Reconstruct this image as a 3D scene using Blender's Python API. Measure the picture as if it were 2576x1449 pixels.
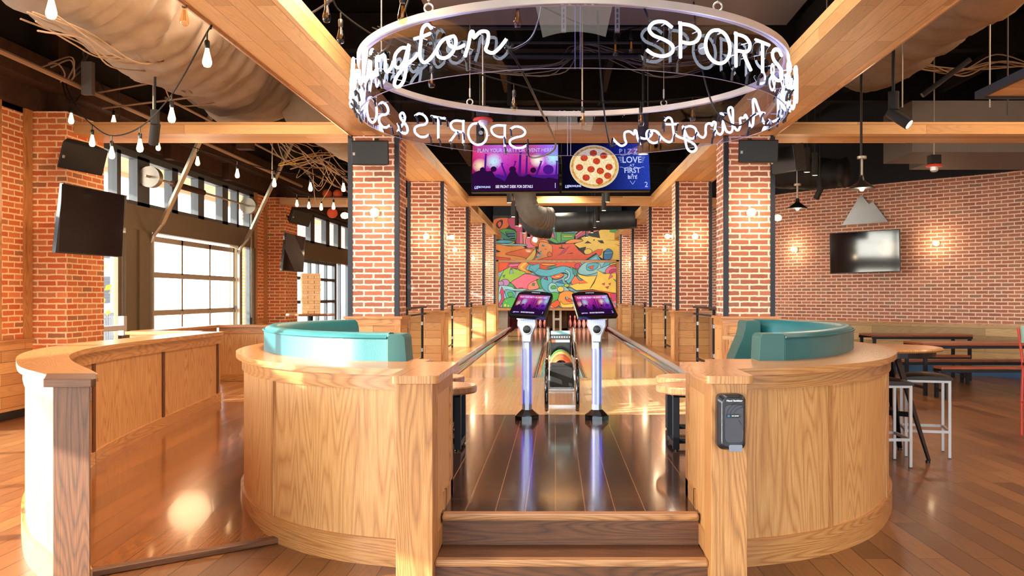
import bpy, bmesh, math, random
from mathutils import Vector, Matrix, noise
from mathutils.geometry import tessellate_polygon
PI = math.pi
rnd = random.Random(7)
for o in list(bpy.data.objects): bpy.data.objects.remove(o)
sc = bpy.context.scene
COL = sc.collection

# ------------------------------------------------------------------ camera
F, CX, CY, EYE = 2200.0, 1397.0, 745.5, 1.5
cam_d = bpy.data.cameras.new('camera'); cam = bpy.data.objects.new('camera', cam_d); COL.objects.link(cam)
cam.location = (0, 0, EYE); cam.rotation_euler = (PI/2, 0, 0)
cam_d.sensor_fit = 'HORIZONTAL'; cam_d.sensor_width = 36.0; cam_d.lens = 36.0*F/2576.0
cam_d.shift_x = -(CX-1288.0)/2576.0; cam_d.shift_y = (CY-724.5)/2576.0
cam_d.clip_start = 0.05; cam_d.clip_end = 400
sc.camera = cam

# ------------------------------------------------------------------ view, world, sun, added fill lamps
sc.view_settings.view_transform = 'Standard'; sc.view_settings.look = 'None'
sc.view_settings.gamma = 1.0; sc.view_settings.use_curve_mapping = False
sc.view_settings.exposure = -0.08
W = bpy.data.worlds.new('world'); sc.world = W; W.use_nodes = True
nt = W.node_tree; nt.nodes.clear()
wo = nt.nodes.new('ShaderNodeOutputWorld'); bg = nt.nodes.new('ShaderNodeBackground'); sky = nt.nodes.new('ShaderNodeTexSky')
sky.sky_type = 'NISHITA'; sky.sun_disc = False; sky.sun_elevation = math.radians(28); sky.sun_rotation = math.radians(250)
hs = nt.nodes.new('ShaderNodeHueSaturation'); hs.inputs['Saturation'].default_value = 0.45
nt.links.new(sky.outputs[0], hs.inputs['Color']); nt.links.new(hs.outputs[0], bg.inputs['Color'])
bg.inputs['Strength'].default_value = 1.7
nt.links.new(bg.outputs[0], wo.inputs['Surface'])

def light(kind, name, loc, power, color, **kw):
    d = bpy.data.lights.new(name, kind); d.energy = power; d.color = color
    for k, v in kw.items():
        if k not in ('rot', 'aim'): setattr(d, k, v)
    o = bpy.data.objects.new(name, d); COL.objects.link(o); o.location = loc
    if 'aim' in kw:
        o.rotation_euler = (Vector(kw['aim'])-Vector(loc)).to_track_quat('-Z', 'Y').to_euler()
    return o
SUN_DIR = Vector((0.915, 0.35, -0.315)).normalized()
s = light('SUN', 'sun', (-20, -8, 12), 24.0, (1.0, 0.90, 0.74), angle=math.radians(0.6))
s.rotation_euler = SUN_DIR.to_track_quat('-Z', 'Y').to_euler()
WARM = (1.0, 0.80, 0.58); NEUT = (1.0, 0.90, 0.78)
for nm, loc, pw, sz in (('house_fill', (0.1, 1.2, 5.2), 150, 4.0), ('house_fill', (-3.2, 8.6, 4.9), 120, 0.8),
                        ('house_fill', (5.8, 5.5, 5.2), 430, 3.2), ('house_fill', (6.5, 9.0, 5.1), 160, 2.0), ('house_fill', (0.1, 6.2, 5.3), 200, 2.4)):
    light('AREA', nm, loc, pw, (1.0, .70, .44) if loc[0] > 2 else WARM if abs(loc[0]) > 1 else NEUT, shape='SQUARE', size=sz)  # unseen area fills added above the view, no such fixtures

light('AREA', 'house_fill', (-1.6, 6.2, 4.4), 260, (1.0, .66, .36), shape='SQUARE', size=.7, aim=(-3.9, 7.2, .5))  # unseen warm fill added to brighten the ramp wall
# ------------------------------------------------------------------ helpers
def lin(c):
    return tuple((v/255.0/12.92 if v/255.0 <= 0.04045 else ((v/255.0+0.055)/1.055)**2.4) for v in c)
def P(x, y, Y): return Vector(((x-CX)*Y/F, Y, EYE+(CY-y)*Y/F))
def Pz(x, y, z):
    Y = (EYE-z)*F/(y-CY); return Vector(((x-CX)*Y/F, Y, z))
WL = {}
class MB:
    def __init__(s): s.v = []; s.f = []; s.uv = []; s.mi = []; s.g = []; s.ng = 0
    def add(s, vs, fs, uvs=None, mi=0):
        n = len(s.v); s.v += [Vector(p) for p in vs]
        for i, f in enumerate(fs):
            s.f.append([n+k for k in f]); s.uv.append(uvs[i] if uvs else None); s.mi.append(mi); s.g.append(s.ng)
        s.ng += 1; return s
    def each(s, name, mats, parent=None, **k):
        out = []
        for g in range(s.ng):
            m = MB(); idx = [i for i in range(len(s.f)) if s.g[i] == g]
            used = sorted({q for i in idx for q in s.f[i]}); mp = {q: j for j, q in enumerate(used)}
            m.v = [s.v[q] for q in used]; m.f = [[mp[q] for q in s.f[i]] for i in idx]; m.uv = [s.uv[i] for i in idx]; m.mi = [s.mi[i] for i in idx]; m.g = [0]*len(idx); m.ng = 1
            out.append(m.build(name, mats, parent, **k))
        return out
    def box(s, x0, x1, y0, y1, z0, z1, mi=0):
        return s.add([(x0,y0,z0),(x1,y0,z0),(x1,y1,z0),(x0,y1,z0),(x0,y0,z1),(x1,y0,z1),(x1,y1,z1),(x0,y1,z1)],
              [(0,3,2,1),(4,5,6,7),(0,1,5,4),(1,2,6,5),(2,3,7,6),(3,0,4,7)], None, mi)
    def obox(s, c, sx, sy, sz, M=None, mi=0):
        M = M or Matrix.Identity(3); c = Vector(c); vs = []
        for z in (-1,1):
            for x, y in ((-1,-1),(1,-1),(1,1),(-1,1)): vs.append(c + M @ Vector((x*sx/2,y*sy/2,z*sz/2)))
        return s.add(vs, [(0,3,2,1),(4,5,6,7),(0,1,5,4),(1,2,6,5),(2,3,7,6),(3,0,4,7)], None, mi)
    def bar(s, p0, p1, w, h=None, up=(0,0,1), mi=0):
        p0 = Vector(p0); p1 = Vector(p1); h = h or w; d = (p1-p0); L = d.length; d.normalize()
        u = Vector(up)
        if abs(d.dot(u)) > .95: u = Vector((1,0,0)) if abs(d.x) < .9 else Vector((0,1,0))
        x = d.cross(u).normalized(); z = x.cross(d).normalized()
        M = Matrix((x, d, z)).transposed()
        return s.obox((p0+p1)/2, w, L, h, M, mi)
    def tube(s, pts, r, n=8, closed=False, mi=0, caps=True):
        pts = [Vector(p) for p in pts]; N = len(pts)
        if N < 2: return s
        up = None; rings = []
        for i in range(N):
            a = pts[(i-1) % N] if (closed or i > 0) else pts[i]
            b = pts[(i+1) % N] if (closed or i < N-1) else pts[i]
            t = (b-a)
            if t.length < 1e-9: t = Vector((0,0,1))
            t.normalize()
            if up is None:
                up = Vector((0,0,1)) if abs(t.z) < .9 else Vector((1,0,0))
            x = t.cross(up)
            if x.length < 1e-5: x = t.orthogonal()
            x.normalize(); up = x.cross(t).normalized()
            rr = r[i] if isinstance(r, (list, tuple)) else r
            rings.append([pts[i] + x*math.cos(2*PI*k/n)*rr + up*math.sin(2*PI*k/n)*rr for k in range(n)])
        vs = [p for g in rings for p in g]; fs = []
        for i in range(N if closed else N-1):
            j = (i+1) % N
            for k in range(n): fs.append((i*n+k, i*n+(k+1)%n, j*n+(k+1)%n, j*n+k))
        if not closed and caps: fs.append(tuple(range(n-1,-1,-1))); fs.append(tuple((N-1)*n+k for k in range(n)))
        return s.add(vs, fs, None, mi)
    def cyl(s, p0, p1, r, n=16, r1=None, mi=0):
        return s.tube([p0, p1], [r, r if r1 is None else r1], n, mi=mi)
    def lathe(s, prof, c=(0,0,0), n=24, M=None, mi=0):
        c = Vector(c); M = M or Matrix.Identity(3); vs = []; fs = []
        for (r, z) in prof:
            for k in range(n): vs.append(c + M @ Vector((max(r,1e-5)*math.cos(2*PI*k/n), max(r,1e-5)*math.sin(2*PI*k/n), z)))
        for i in range(len(prof)-1):
            for k in range(n): fs.append((i*n+k, i*n+(k+1)%n, (i+1)*n+(k+1)%n, (i+1)*n+k))
        fs.append(tuple(range(n-1,-1,-1))); fs.append(tuple((len(prof)-1)*n+k for k in range(n)))
        return s.add(vs, fs, None, mi)
    def prism(s, poly, axis, a0, a1, mi=0):
        # poly: 2D points in the plane perpendicular to axis ('x': (y,z), 'y': (x,z), 'z': (x,y))
        def q(p, a): return {'x': (a,p[0],p[1]), 'y': (p[0],a,p[1]), 'z': (p[0],p[1],a)}[axis]
        n = len(poly); vs = [q(p,a0) for p in poly]+[q(p,a1) for p in poly]
        fs = [(k,(k+1)%n,n+(k+1)%n,n+k) for k in range(n)]
        for t in tessellate_polygon([[Vector((p[0],p[1],0)) for p in poly]]):
            fs.append(tuple(t)); fs.append(tuple(n+k for k in reversed(t)))
        return s.add(vs, fs, None, mi)
    def slab(s, q, th, mi=0):
        # q: 4 corner points, th: thickness behind (along the normal away from the camera)
        q = [Vector(p) for p in q]; nrm = (q[1]-q[0]).cross(q[3]-q[0]).normalized()
        if nrm.dot((q[0]+q[2])/2-Vector((0,0,EYE))) < 0: nrm.negate()
        b = [p+nrm*th for p in q]
        return s.add(q+b, [(0,1,2,3),(7,6,5,4),(0,4,5,1),(1,5,6,2),(2,6,7,3),(3,7,4,0)], None, mi)
    def ribbon(s, A, B, z0, z1, mi=0):
        # solid between two ground curves A (outer) and B (inner), z0..z1; z may be lists
        N = len(A); g = lambda z, i: z[i] if isinstance(z, (list, tuple)) else z
        arc = [0]
        for i in range(1, N): arc.append(arc[-1]+math.dist(A[i][:2], A[i-1][:2]))
        vs = []
        for i in range(N):
            a, b = A[i], B[i]
            vs += [(a[0],a[1],g(z0,i)),(b[0],b[1],g(z0,i)),(b[0],b[1],g(z1,i)),(a[0],a[1],g(z1,i))]
        fs, uv = [], []
        for i in range(N-1):
            u0, u1 = arc[i], arc[i+1]
            for k in range(4):
                k2 = (k+1) % 4
                fs.append((i*4+k, i*4+k2, (i+1)*4+k2, (i+1)*4+k))
                def co(ii, kk, u):
                    if k in (0, 2): w = 0 if kk in (0, 3) else math.dist(A[ii][:2], B[ii][:2])
                    else: w = vs[ii*4+kk][2]
                    return (u, w)
                uv.append([co(i,k,u0), co(i,k2,u0), co(i+1,k2,u1), co(i+1,k,u1)])
        fs.append((3,2,1,0)); fs.append(tuple((N-1)*4+k for k in range(4)))
        w = math.dist(A[0][:2],B[0][:2]); za, zb = g(z0,0), g(z1,0)
        uv.append([(0,zb),(w,zb),(w,za),(0,za)]); uv.append([(0,za),(w,za),(w,zb),(0,zb)])
        return s.add(vs, fs, uv, mi)
    def build(s, name, mats, parent=None, grain=2, smooth=False, bevel=0, swap=False, local=False, sub=0, uvs=None):
        vs = s.v
        if parent is not None: L = Vector((0,0,0)) if local else WL[parent]
        else:
            xs = [p.x for p in vs]; ys = [p.y for p in vs]; zs = [p.z for p in vs]
            L = Vector(((min(xs)+max(xs))/2, (min(ys)+max(ys))/2, min(zs))) if not local else Vector((0,0,0))
        me = bpy.data.meshes.new(name); me.from_pydata([p-L for p in vs], [], s.f)
        if not isinstance(mats, (list, tuple)): mats = [mats]
        for m in mats: me.materials.append(m)
        me.polygons.foreach_set('material_index', s.mi)
        uvl = me.uv_layers.new(name='UVMap'); li = 0
        for fi, f in enumerate(s.f):
            if s.uv[fi] is not None:
                for c in s.uv[fi]:
                    uvl.data[li].uv = (c[1], c[0]) if swap else c
                    li += 1
            else:
                n = Vector((0,0,0)); pts = [vs[k] for k in f]
                for i in range(len(pts)): n += pts[i].cross(pts[(i+1) % len(pts)])
                a = max(range(3), key=lambda k: abs(n[k]))
                if a == grain: u, v = [k for k in range(3) if k != a]
                else: v = grain; u = [k for k in range(3) if k not in (a, grain)][0]
                for p in pts: uvl.data[li].uv = (p[u], p[v]); li += 1
        bm = bmesh.new(); bm.from_mesh(me); bmesh.ops.recalc_face_normals(bm, faces=bm.faces); bm.to_mesh(me); bm.free()
        if smooth:
            me.polygons.foreach_set('use_smooth', [True]*len(me.polygons))
        o = bpy.data.objects.new(name, me); COL.objects.link(o)
        if parent is not None: o.parent = parent; WL[o] = WL[parent] if not local else WL.get(parent, Vector((0,0,0)))
        else: o.location = L; WL[o] = L.copy()
        if bevel:
            b = o.modifiers.new('bevel', 'BEVEL'); b.width = bevel; b.segments = 2; b.limit_method = 'ANGLE'; b.harden_normals = False
        if sub:
            b = o.modifiers.new('subdivision', 'SUBSURF'); b.levels = sub; b.render_levels = sub
        if smooth and not sub: 
            m = o.modifiers.new('smooth_by_angle', 'EDGE_SPLIT'); m.split_angle = math.radians(38)
        return o
def tag(o, label, cat, group=None):
    o['label'] = label; o['category'] = cat
    if group: o['group'] = group
    return o
def struct(o): o['kind'] = 'structure'; return o
def thing(name, label, cat, loc=(0,0,0), rz=0, group=None):
    o = bpy.data.objects.new(name, None); COL.objects.link(o); o.empty_display_size = 0.1
    o.location = loc; o.rotation_euler = (0,0,rz); WL[o] = Vector(loc)
    if label: o['label'] = label
    o['category'] = cat
    if group: o['group'] = group
    return o
def dup(root, loc=None, rz=None, label=None, group=None):
    def rec(o, par):
        c = o.copy(); COL.objects.link(c); c.parent = par; WL[c] = WL[o]
        for ch in list(o.children): rec(ch, c)
        return c
    r = rec(root, None)
    if loc is not None: r.location = loc; WL[r] = Vector(loc)
    if rz is not None: r.rotation_euler = (0,0,rz)
    if label: r['label'] = label
    if group: r['group'] = group
    return r
def cat_rom(pts, k=6, closed=False):
    pts = [Vector(p) for p in pts]; N = len(pts); out = []
    rng = range(N if closed else N-1)
    for i in rng:
        p0 = pts[(i-1)%N] if (closed or i > 0) else pts[i]*2-pts[i+1]
        p1 = pts[i]; p2 = pts[(i+1)%N]
        p3 = pts[(i+2)%N] if (closed or i < N-2) else p2*2-p1
        for j in range(k):
            t = j/k; t2 = t*t; t3 = t2*t
            out.append(0.5*((2*p1)+(p2-p0)*t+(2*p0-5*p1+4*p2-p3)*t2+(3*p1-p0-3*p2+p3)*t3))
    if not closed: out.append(pts[-1].copy())
    return out
def cr2(pts, k=6): return [(p.x,p.y) for p in cat_rom([(a,b,0) for a,b in pts], k)]
def offset(path, d):
    out = []; N = len(path)
    for i in range(N):
        a = path[max(i-1,0)]; b = path[min(i+1,N-1)]
        t = Vector((b[0]-a[0], b[1]-a[1])).normalized(); out.append((path[i][0]-t.y*d, path[i][1]+t.x*d))
    return out

# ------------------------------------------------------------------ materials
def newmat(name):
    m = bpy.data.materials.new(name); m.use_nodes = True; n = m.node_tree
    for x in list(n.nodes): n.nodes.remove(x)
    out = n.nodes.new('ShaderNodeOutputMaterial'); b = n.nodes.new('ShaderNodeBsdfPrincipled')
    n.links.new(b.outputs[0], out.inputs['Surface']); return m, n, b, out
def plain(name, c, rough=.5, metal=0, spec=.5, noise_amt=0.06, bump=0, bscale=60, coat=0):
    m, n, b, out = newmat(name); c = lin(c)
    b.inputs['Roughness'].default_value = rough; b.inputs['Metallic'].default_value = metal
    b.inputs['Specular IOR Level'].default_value = spec; b.inputs['Coat Weight'].default_value = coat
    tc = n.nodes.new('ShaderNodeTexCoord'); nz = n.nodes.new('ShaderNodeTexNoise'); nz.inputs['Scale'].default_value = 7
    nz.inputs['Detail'].default_value = 4
    n.links.new(tc.outputs['Object'], nz.inputs['Vector'])
    mx = n.nodes.new('ShaderNodeMix'); mx.data_type = 'RGBA'
    mx.inputs[6].default_value = (*[v*(1-noise_amt*2) for v in c], 1); mx.inputs[7].default_value = (*[min(1,v*(1+noise_amt*2)) for v in c], 1)
    n.links.new(nz.outputs['Fac'], mx.inputs[0]); n.links.new(mx.outputs[2], b.inputs['Base Color'])
    if bump:
        n2 = n.nodes.new('ShaderNodeTexNoise'); n2.inputs['Scale'].default_value = bscale
        n.links.new(tc.outputs['Object'], n2.inputs['Vector'])
        bp = n.nodes.new('ShaderNodeBump'); bp.inputs['Strength'].default_value = bump; bp.inputs['Distance'].default_value = .01
        n.links.new(n2.outputs['Fac'], bp.inputs['Height']); n.links.new(bp.outputs[0], b.inputs['Normal'])
    return m
def emit(name, c, s):
    m, n, b, out = newmat(name); e = n.nodes.new('ShaderNodeEmission'); e.inputs[0].default_value = (*lin(c), 1); e.inputs[1].default_value = s
    n.links.new(e.outputs[0], out.inputs['Surface']); return m
def mth(n, op, a, b=None, c=None):
    x = n.nodes.new('ShaderNodeMath'); x.operation = op
    for i, v in enumerate((a, b, c)):
        if v is None: continue
        if isinstance(v, (int, float)): x.inputs[i].default_value = v
        else: n.links.new(v, x.inputs[i])
    return x.outputs[0]
def glassy(name, tint=(255,255,255), refl=1.0, rough=0.0):
    m, n, b, out = newmat(name)
    t = n.nodes.new('ShaderNodeBsdfTransparent'); t.inputs[0].default_value = (*lin(tint), 1)
    g = n.nodes.new('ShaderNodeBsdfGlossy'); g.inputs['Roughness'].default_value = rough
    fr = n.nodes.new('ShaderNodeFresnel'); fr.inputs[0].default_value = 1.45
    ml = n.nodes.new('ShaderNodeMath'); ml.operation = 'MULTIPLY'; ml.inputs[1].default_value = refl
    ge = n.nodes.new('ShaderNodeNewGeometry'); bf = mth(n, 'SUBTRACT', 1.0, ge.outputs['Backfacing'])
    mx = n.nodes.new('ShaderNodeMixShader'); n.links.new(fr.outputs[0], ml.inputs[0]); n.links.new(mth(n, 'MULTIPLY', mth(n, 'MINIMUM', ml.outputs[0], .9), bf), mx.inputs[0])
    n.links.new(t.outputs[0], mx.inputs[1]); n.links.new(g.outputs[0], mx.inputs[2]); n.links.new(mx.outputs[0], out.inputs['Surface'])
    return m
def ramp(n, stops, interp='LINEAR'):
    r = n.nodes.new('ShaderNodeValToRGB'); cr = r.color_ramp; cr.interpolation = interp
    while len(cr.elements) < len(stops): cr.elements.new(.5)
    for e, (p, c) in zip(cr.elements, stops): e.position = p; e.color = (*lin(c), 1)
    return r
def grain_fac(n, uvout, fig=1.0, fine=1.0, seed=0.0, off=None):
    """grain along v (y of uv). returns float 0..1"""
    mp = n.nodes.new('ShaderNodeMapping'); mp.inputs['Location'].default_value = (seed, seed*1.7, seed)
    n.links.new(uvout, mp.inputs[0]); src = mp.outputs[0]
    if off is not None:
        va = n.nodes.new('ShaderNodeVectorMath'); va.operation = 'ADD'; n.links.new(src, va.inputs[0]); n.links.new(off, va.inputs[1]); src = va.outputs[0]
    # broad figure: distorted bands
    m1 = n.nodes.new('ShaderNodeMapping'); m1.inputs['Scale'].default_value = (3.4, .26, 1); n.links.new(src, m1.inputs[0])
    nz = n.nodes.new('ShaderNodeTexNoise'); nz.inputs['Scale'].default_value = 1.6; nz.inputs['Detail'].default_value = 1.0; nz.inputs['Roughness'].default_value = .4
    n.links.new(m1.outputs[0], nz.inputs['Vector'])
    b1 = mth(n, 'MULTIPLY', nz.outputs['Fac'], 30.0*fig); b2 = mth(n, 'FRACT', b1)
    b3 = mth(n, 'PINGPONG', b1, .5); b3 = mth(n, 'MULTIPLY', b3, 2.0); b3 = mth(n, 'POWER', b3, 2.2)
    m2 = n.nodes.new('ShaderNodeMapping'); m2.inputs['Scale'].default_value = (70*fine, 2.4*fine, 1); n.links.new(src, m2.inputs[0])
    n2 = n.nodes.new('ShaderNodeTexNoise'); n2.inputs['Scale'].default_value = 2.2; n2.inputs['Detail'].default_value = 5; n2.inputs['Roughness'].default_value = .6
    n.links.new(m2.outputs[0], n2.inputs['Vector'])
    s2 = mth(n, 'MULTIPLY', b3, .34); s3 = mth(n, 'MULTIPLY', n2.outputs['Fac'], .9)
    return mth(n, 'ADD', s2, s3)
def wood(name, light_c, mid_c, dark_c, rough=.42, fig=1.0, fine=1.0, seed=0.0, coat=0.0):
    m, n, b, out = newmat(name); uv = n.nodes.new('ShaderNodeUVMap').outputs[0]
    oi = n.nodes.new('ShaderNodeObjectInfo'); cm = n.nodes.new('ShaderNodeCombineXYZ')
    n.links.new(mth(n, 'MULTIPLY', oi.outputs['Random'], 17.0), cm.inputs[0]); n.links.new(mth(n, 'MULTIPLY', oi.outputs['Random'], 41.0), cm.inputs[1])
    g = grain_fac(n, uv, fig, fine, seed, cm.outputs[0])
    r = ramp(n, [(.28, light_c), (.56, mid_c), (1.0, dark_c)]); n.links.new(g, r.inputs[0])
    n.links.new(r.outputs[0], b.inputs['Base Color']); b.inputs['Roughness'].default_value = rough; b.inputs['Coat Weight'].default_value = coat
    b.inputs['Coat Roughness'].default_value = .12
    bp = n.nodes.new('ShaderNodeBump'); bp.inputs['Strength'].default_value = .12; bp.inputs['Distance'].default_value = .003; n.links.new(g, bp.inputs['Height'])
    n.links.new(bp.outputs[0], b.inputs['Normal'])
    return m
def planks(name, tones, width, length, rough=.4, gap=(60,35,20), gapw=.004, graini=.5, coat=0, spec=.5, fine=1.0, bumpd=.002):
    """boards run along v"""
    m, n, b, out = newmat(name); uv = n.nodes.new('ShaderNodeUVMap').outputs[0]
    sp = n.nodes.new('ShaderNodeSeparateXYZ'); n.links.new(uv, sp.inputs[0])
    cb = n.nodes.new('ShaderNodeCombineXYZ'); n.links.new(sp.outputs[1], cb.inputs[0]); n.links.new(sp.outputs[0], cb.inputs[1])
    br = n.nodes.new('ShaderNodeTexBrick'); n.links.new(cb.outputs[0], br.inputs['Vector'])
    br.offset = .37; br.offset_frequency = 2; br.inputs['Scale'].default_value = 1.0
    br.inputs['Mortar Size'].default_value = gapw; br.inputs['Mortar Smooth'].default_value = .1
    br.inputs['Brick Width'].default_value = length; br.inputs['Row Height'].default_value = width
    br.inputs['Color1'].default_value = (0,0,0,1); br.inputs['Color2'].default_value = (1,1,1,1); br.inputs['Mortar'].default_value = (.5,.5,.5,1)
    val = n.nodes.new('ShaderNodeSeparateColor'); n.links.new(br.outputs['Color'], val.inputs[0]); v = val.outputs[0]
    N = len(tones); r = ramp(n, [(i/max(N-1,1), t) for i, t in enumerate(tones)]); n.links.new(v, r.inputs[0])
    co = n.nodes.new('ShaderNodeCombineXYZ'); n.links.new(mth(n,'MULTIPLY',v,31.0), co.inputs[0]); n.links.new(mth(n,'MULTIPLY',v,57.0), co.inputs[1])
    g = grain_fac(n, uv, .8, fine, 0, co.outputs[0])
    gr = n.nodes.new('ShaderNodeMapRange'); gr.inputs['From Min'].default_value = .2; gr.inputs['From Max'].default_value = .95
    gr.inputs['To Min'].default_value = 1.12; gr.inputs['To Max'].default_value = 1-graini; n.links.new(g, gr.inputs[0])
    hsv = n.nodes.new('ShaderNodeHueSaturation'); n.links.new(r.outputs[0], hsv.inputs['Color']); n.links.new(gr.outputs[0], hsv.inputs['Value'])
    mx = n.nodes.new('ShaderNodeMix'); mx.data_type = 'RGBA'; n.links.new(br.outputs['Fac'], mx.inputs[0]); n.links.new(hsv.outputs[0], mx.inputs[6])
    mx.inputs[7].default_value = (*lin(gap), 1); n.links.new(mx.outputs[2], b.inputs['Base Color'])
    b.inputs['Roughness'].default_value = rough; b.inputs['Coat Weight'].default_value = coat; b.inputs['Coat Roughness'].default_value = .08
    b.inputs['Specular IOR Level'].default_value = spec
    if bumpd:
        bp = n.nodes.new('ShaderNodeBump'); bp.invert = True; bp.inputs['Strength'].default_value = .5; bp.inputs['Distance'].default_value = bumpd
        n.links.new(br.outputs['Fac'], bp.inputs['Height']); n.links.new(bp.outputs[0], b.inputs['Normal'])
    return m
def brick(name, tones, mortar, bw=.235, rh=.072, ms=.011):
    m, n, b, out = newmat(name); uv = n.nodes.new('ShaderNodeUVMap').outputs[0]
    nz = n.nodes.new('ShaderNodeTexNoise'); nz.inputs['Scale'].default_value = 22; nz.inputs['Detail'].default_value = 3
    n.links.new(uv, nz.inputs['Vector'])
    sb = n.nodes.new('ShaderNodeVectorMath'); sb.operation = 'SUBTRACT'; sb.inputs[1].default_value = (.5,.5,.5); n.links.new(nz.outputs['Color'], sb.inputs[0])
    sl = n.nodes.new('ShaderNodeVectorMath'); sl.operation = 'SCALE'; sl.inputs['Scale'].default_value = .016; n.links.new(sb.outputs[0], sl.inputs[0])
    ad = n.nodes.new('ShaderNodeVectorMath'); ad.operation = 'ADD'; n.links.new(uv, ad.inputs[0]); n.links.new(sl.outputs[0], ad.inputs[1])
    br = n.nodes.new('ShaderNodeTexBrick'); n.links.new(ad.outputs[0], br.inputs['Vector']); br.offset = .5
    br.inputs['Scale'].default_value = 1; br.inputs['Mortar Size'].default_value = ms; br.inputs['Mortar Smooth'].default_value = .25
    br.inputs['Brick Width'].default_value = bw; br.inputs['Row Height'].default_value = rh
    br.inputs['Color1'].default_value = (0,0,0,1); br.inputs['Color2'].default_value = (1,1,1,1)
    val = n.nodes.new('ShaderNodeSeparateColor'); n.links.new(br.outputs['Color'], val.inputs[0])
    r = ramp(n, [(i/(len(tones)-1), t) for i, t in enumerate(tones)]); n.links.new(val.outputs[0], r.inputs[0])
    n2 = n.nodes.new('ShaderNodeTexNoise'); n2.inputs['Scale'].default_value = 60; n2.inputs['Detail'].default_value = 4; n.links.new(uv, n2.inputs['Vector'])
    mr = n.nodes.new('ShaderNodeMapRange'); mr.inputs['To Min'].default_value = .75; mr.inputs['To Max'].default_value = 1.25; n.links.new(n2.outputs['Fac'], mr.inputs[0])
    hsv = n.nodes.new('ShaderNodeHueSaturation'); n.links.new(r.outputs[0], hsv.inputs['Color']); n.links.new(mr.outputs[0], hsv.inputs['Value'])
    mx = n.nodes.new('ShaderNodeMix'); mx.data_type = 'RGBA'; n.links.new(br.outputs['Fac'], mx.inputs[0]); n.links.new(hsv.outputs[0], mx.inputs[6])
    mx.inputs[7].default_value = (*lin(mortar), 1); n.links.new(mx.outputs[2], b.inputs['Base Color']); b.inputs['Roughness'].default_value = .8
    bp = n.nodes.new('ShaderNodeBump'); bp.invert = True; bp.inputs['Strength'].default_value = .6; bp.inputs['Distance'].default_value = .006
    n.links.new(br.outputs['Fac'], bp.inputs['Height']); n.links.new(bp.outputs[0], b.inputs['Normal'])
    return m

M = {}
M['brick'] = brick('brick', [(166,98,76),(184,112,86),(150,90,74),(194,122,94),(136,102,90)], (246,224,204), .25, .074, .0125)
M['brick_left'] = brick('brick_left', [(214,114,62),(226,128,72),(204,106,60),(232,142,86),(168,112,76)], (255,222,176), .24, .074, .0115)
M['brick_side'] = brick('brick_side', [(188,96,50),(200,108,56),(176,90,48)], (250,206,160))
M['brick_wall'] = brick('brick_wall', [(176,108,84),(190,120,94),(162,102,84),(200,130,102),(156,118,102)], (248,216,190), .235,.07,.0115)
M['oak'] = wood('oak_veneer', (218,170,112), (202,147,88), (158,106,60), .42, .8)
M['oak_cap'] = wood('oak_cap', (210,156,96), (188,130,74), (138,86,46), .32, 1.1, coat=.3)
M['oak_post'] = wood('oak_post', (204,150,92), (178,122,68), (126,84,48), .45, .9)
M['oak_dark'] = wood('oak_dark', (122,74,38), (96,56,28), (54,32,16), .5, 1.2)
M['oak_nosing'] = wood('oak_nosing', (196,146,98), (168,118,74), (120,78,46), .35)
M['beam'] = planks('beam_boards', [(214,160,98),(232,182,120),(196,142,84),(238,190,130),(222,168,104)], .155, 2.4, .5, (170,120,70), .003, .18, fine=.6)
M['wainscot'] = planks('wainscot_boards', [(196,156,104),(214,174,120),(176,142,96),(206,164,110)], .15, 2.2, .5, (130,96,60), .003, .3)
M['base_boards'] = planks('base_boards', [(206,150,94),(222,168,110),(184,134,84),(228,178,120),(198,144,92)], .14, .75, .5, (120,80,46), .003, .25)
M['floor'] = planks('ground_floor_boards', [(118,74,40),(138,90,50),(100,62,34),(150,100,58),(126,80,44)], .16, 1.25, .34, (52,28,14), .003, .38, coat=.05)
M['dark_floor'] = planks('dark_platform_boards', [(58,34,24),(70,44,30),(46,28,20),(80,50,34)], .165, 1.1, .16, (150,104,68), .003, .35, spec=.4, coat=.4)
M['ramp_floor'] = planks('ramp_boards', [(134,78,34),(146,86,40),(118,68,30)], .15, 1.2, .2, (70,38,18), .0022, .3, coat=.55)
M['lane'] = planks('maple_lane_boards', [(232,184,126),(240,196,142),(222,172,112),(244,204,152)], .045, 2.2, .14, (206,152,98), .0008, .14, coat=.7, bumpd=0)
M['approach'] = planks('approach_boards', [(236,192,138),(242,202,150),(226,180,124)], .05, 2.6, .2, (214,164,110), .0008, .1, coat=.4, bumpd=0)
M['side_floor'] = planks('walkway_boards', [(190,130,78),(206,146,92),(170,112,66)], .14, 1.4, .3, (110,70,40), .003, .3, coat=.2)
M['black_steel'] = plain('black_steel', (34,36,42), .4, .6)
M['angle'] = plain('painted_steel_angle', (44,50,62), .45, .3)
M['ceiling'] = plain('black_ceiling', (20,17,15), .95, 0, .1, .3, .5, 30)
M['joist'] = plain('joist_brown', (66,44,32), .9, 0, .2, .3)
M['joist_dark'] = plain('joist_black', (26,23,22), .9, 0, .2, .3)
M['upper_metal'] = plain('dark_metal_siding', (44,34,28), .8, .1)
M['upper_blue'] = plain('dark_blue_wall', (30,34,42), .85)
M['win_frame'] = plain('bronze_window_frame', (112,98,76), .5, .3)
M['win_frame_dk'] = plain('slate_window_frame', (78,82,86), .5, .3)
M['galv'] = plain('galvanised_steel', (176,166,150), .4, .7)
M['duct_grey'] = plain('grey_duct', (98,90,86), .6, .2)
M['fabric_duct'] = plain('wrapped_duct_cloth', (138,120,104), .85, 0, .2, .12, .9, 5)
M['fabric_black'] = plain('black_duct_wrap', (34,34,36), .6, 0, .4, .2, .5, 9)
M['teal'] = plain('teal_leather', (30,98,104), .38, 0, .5, .08, .06, 160)
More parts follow.
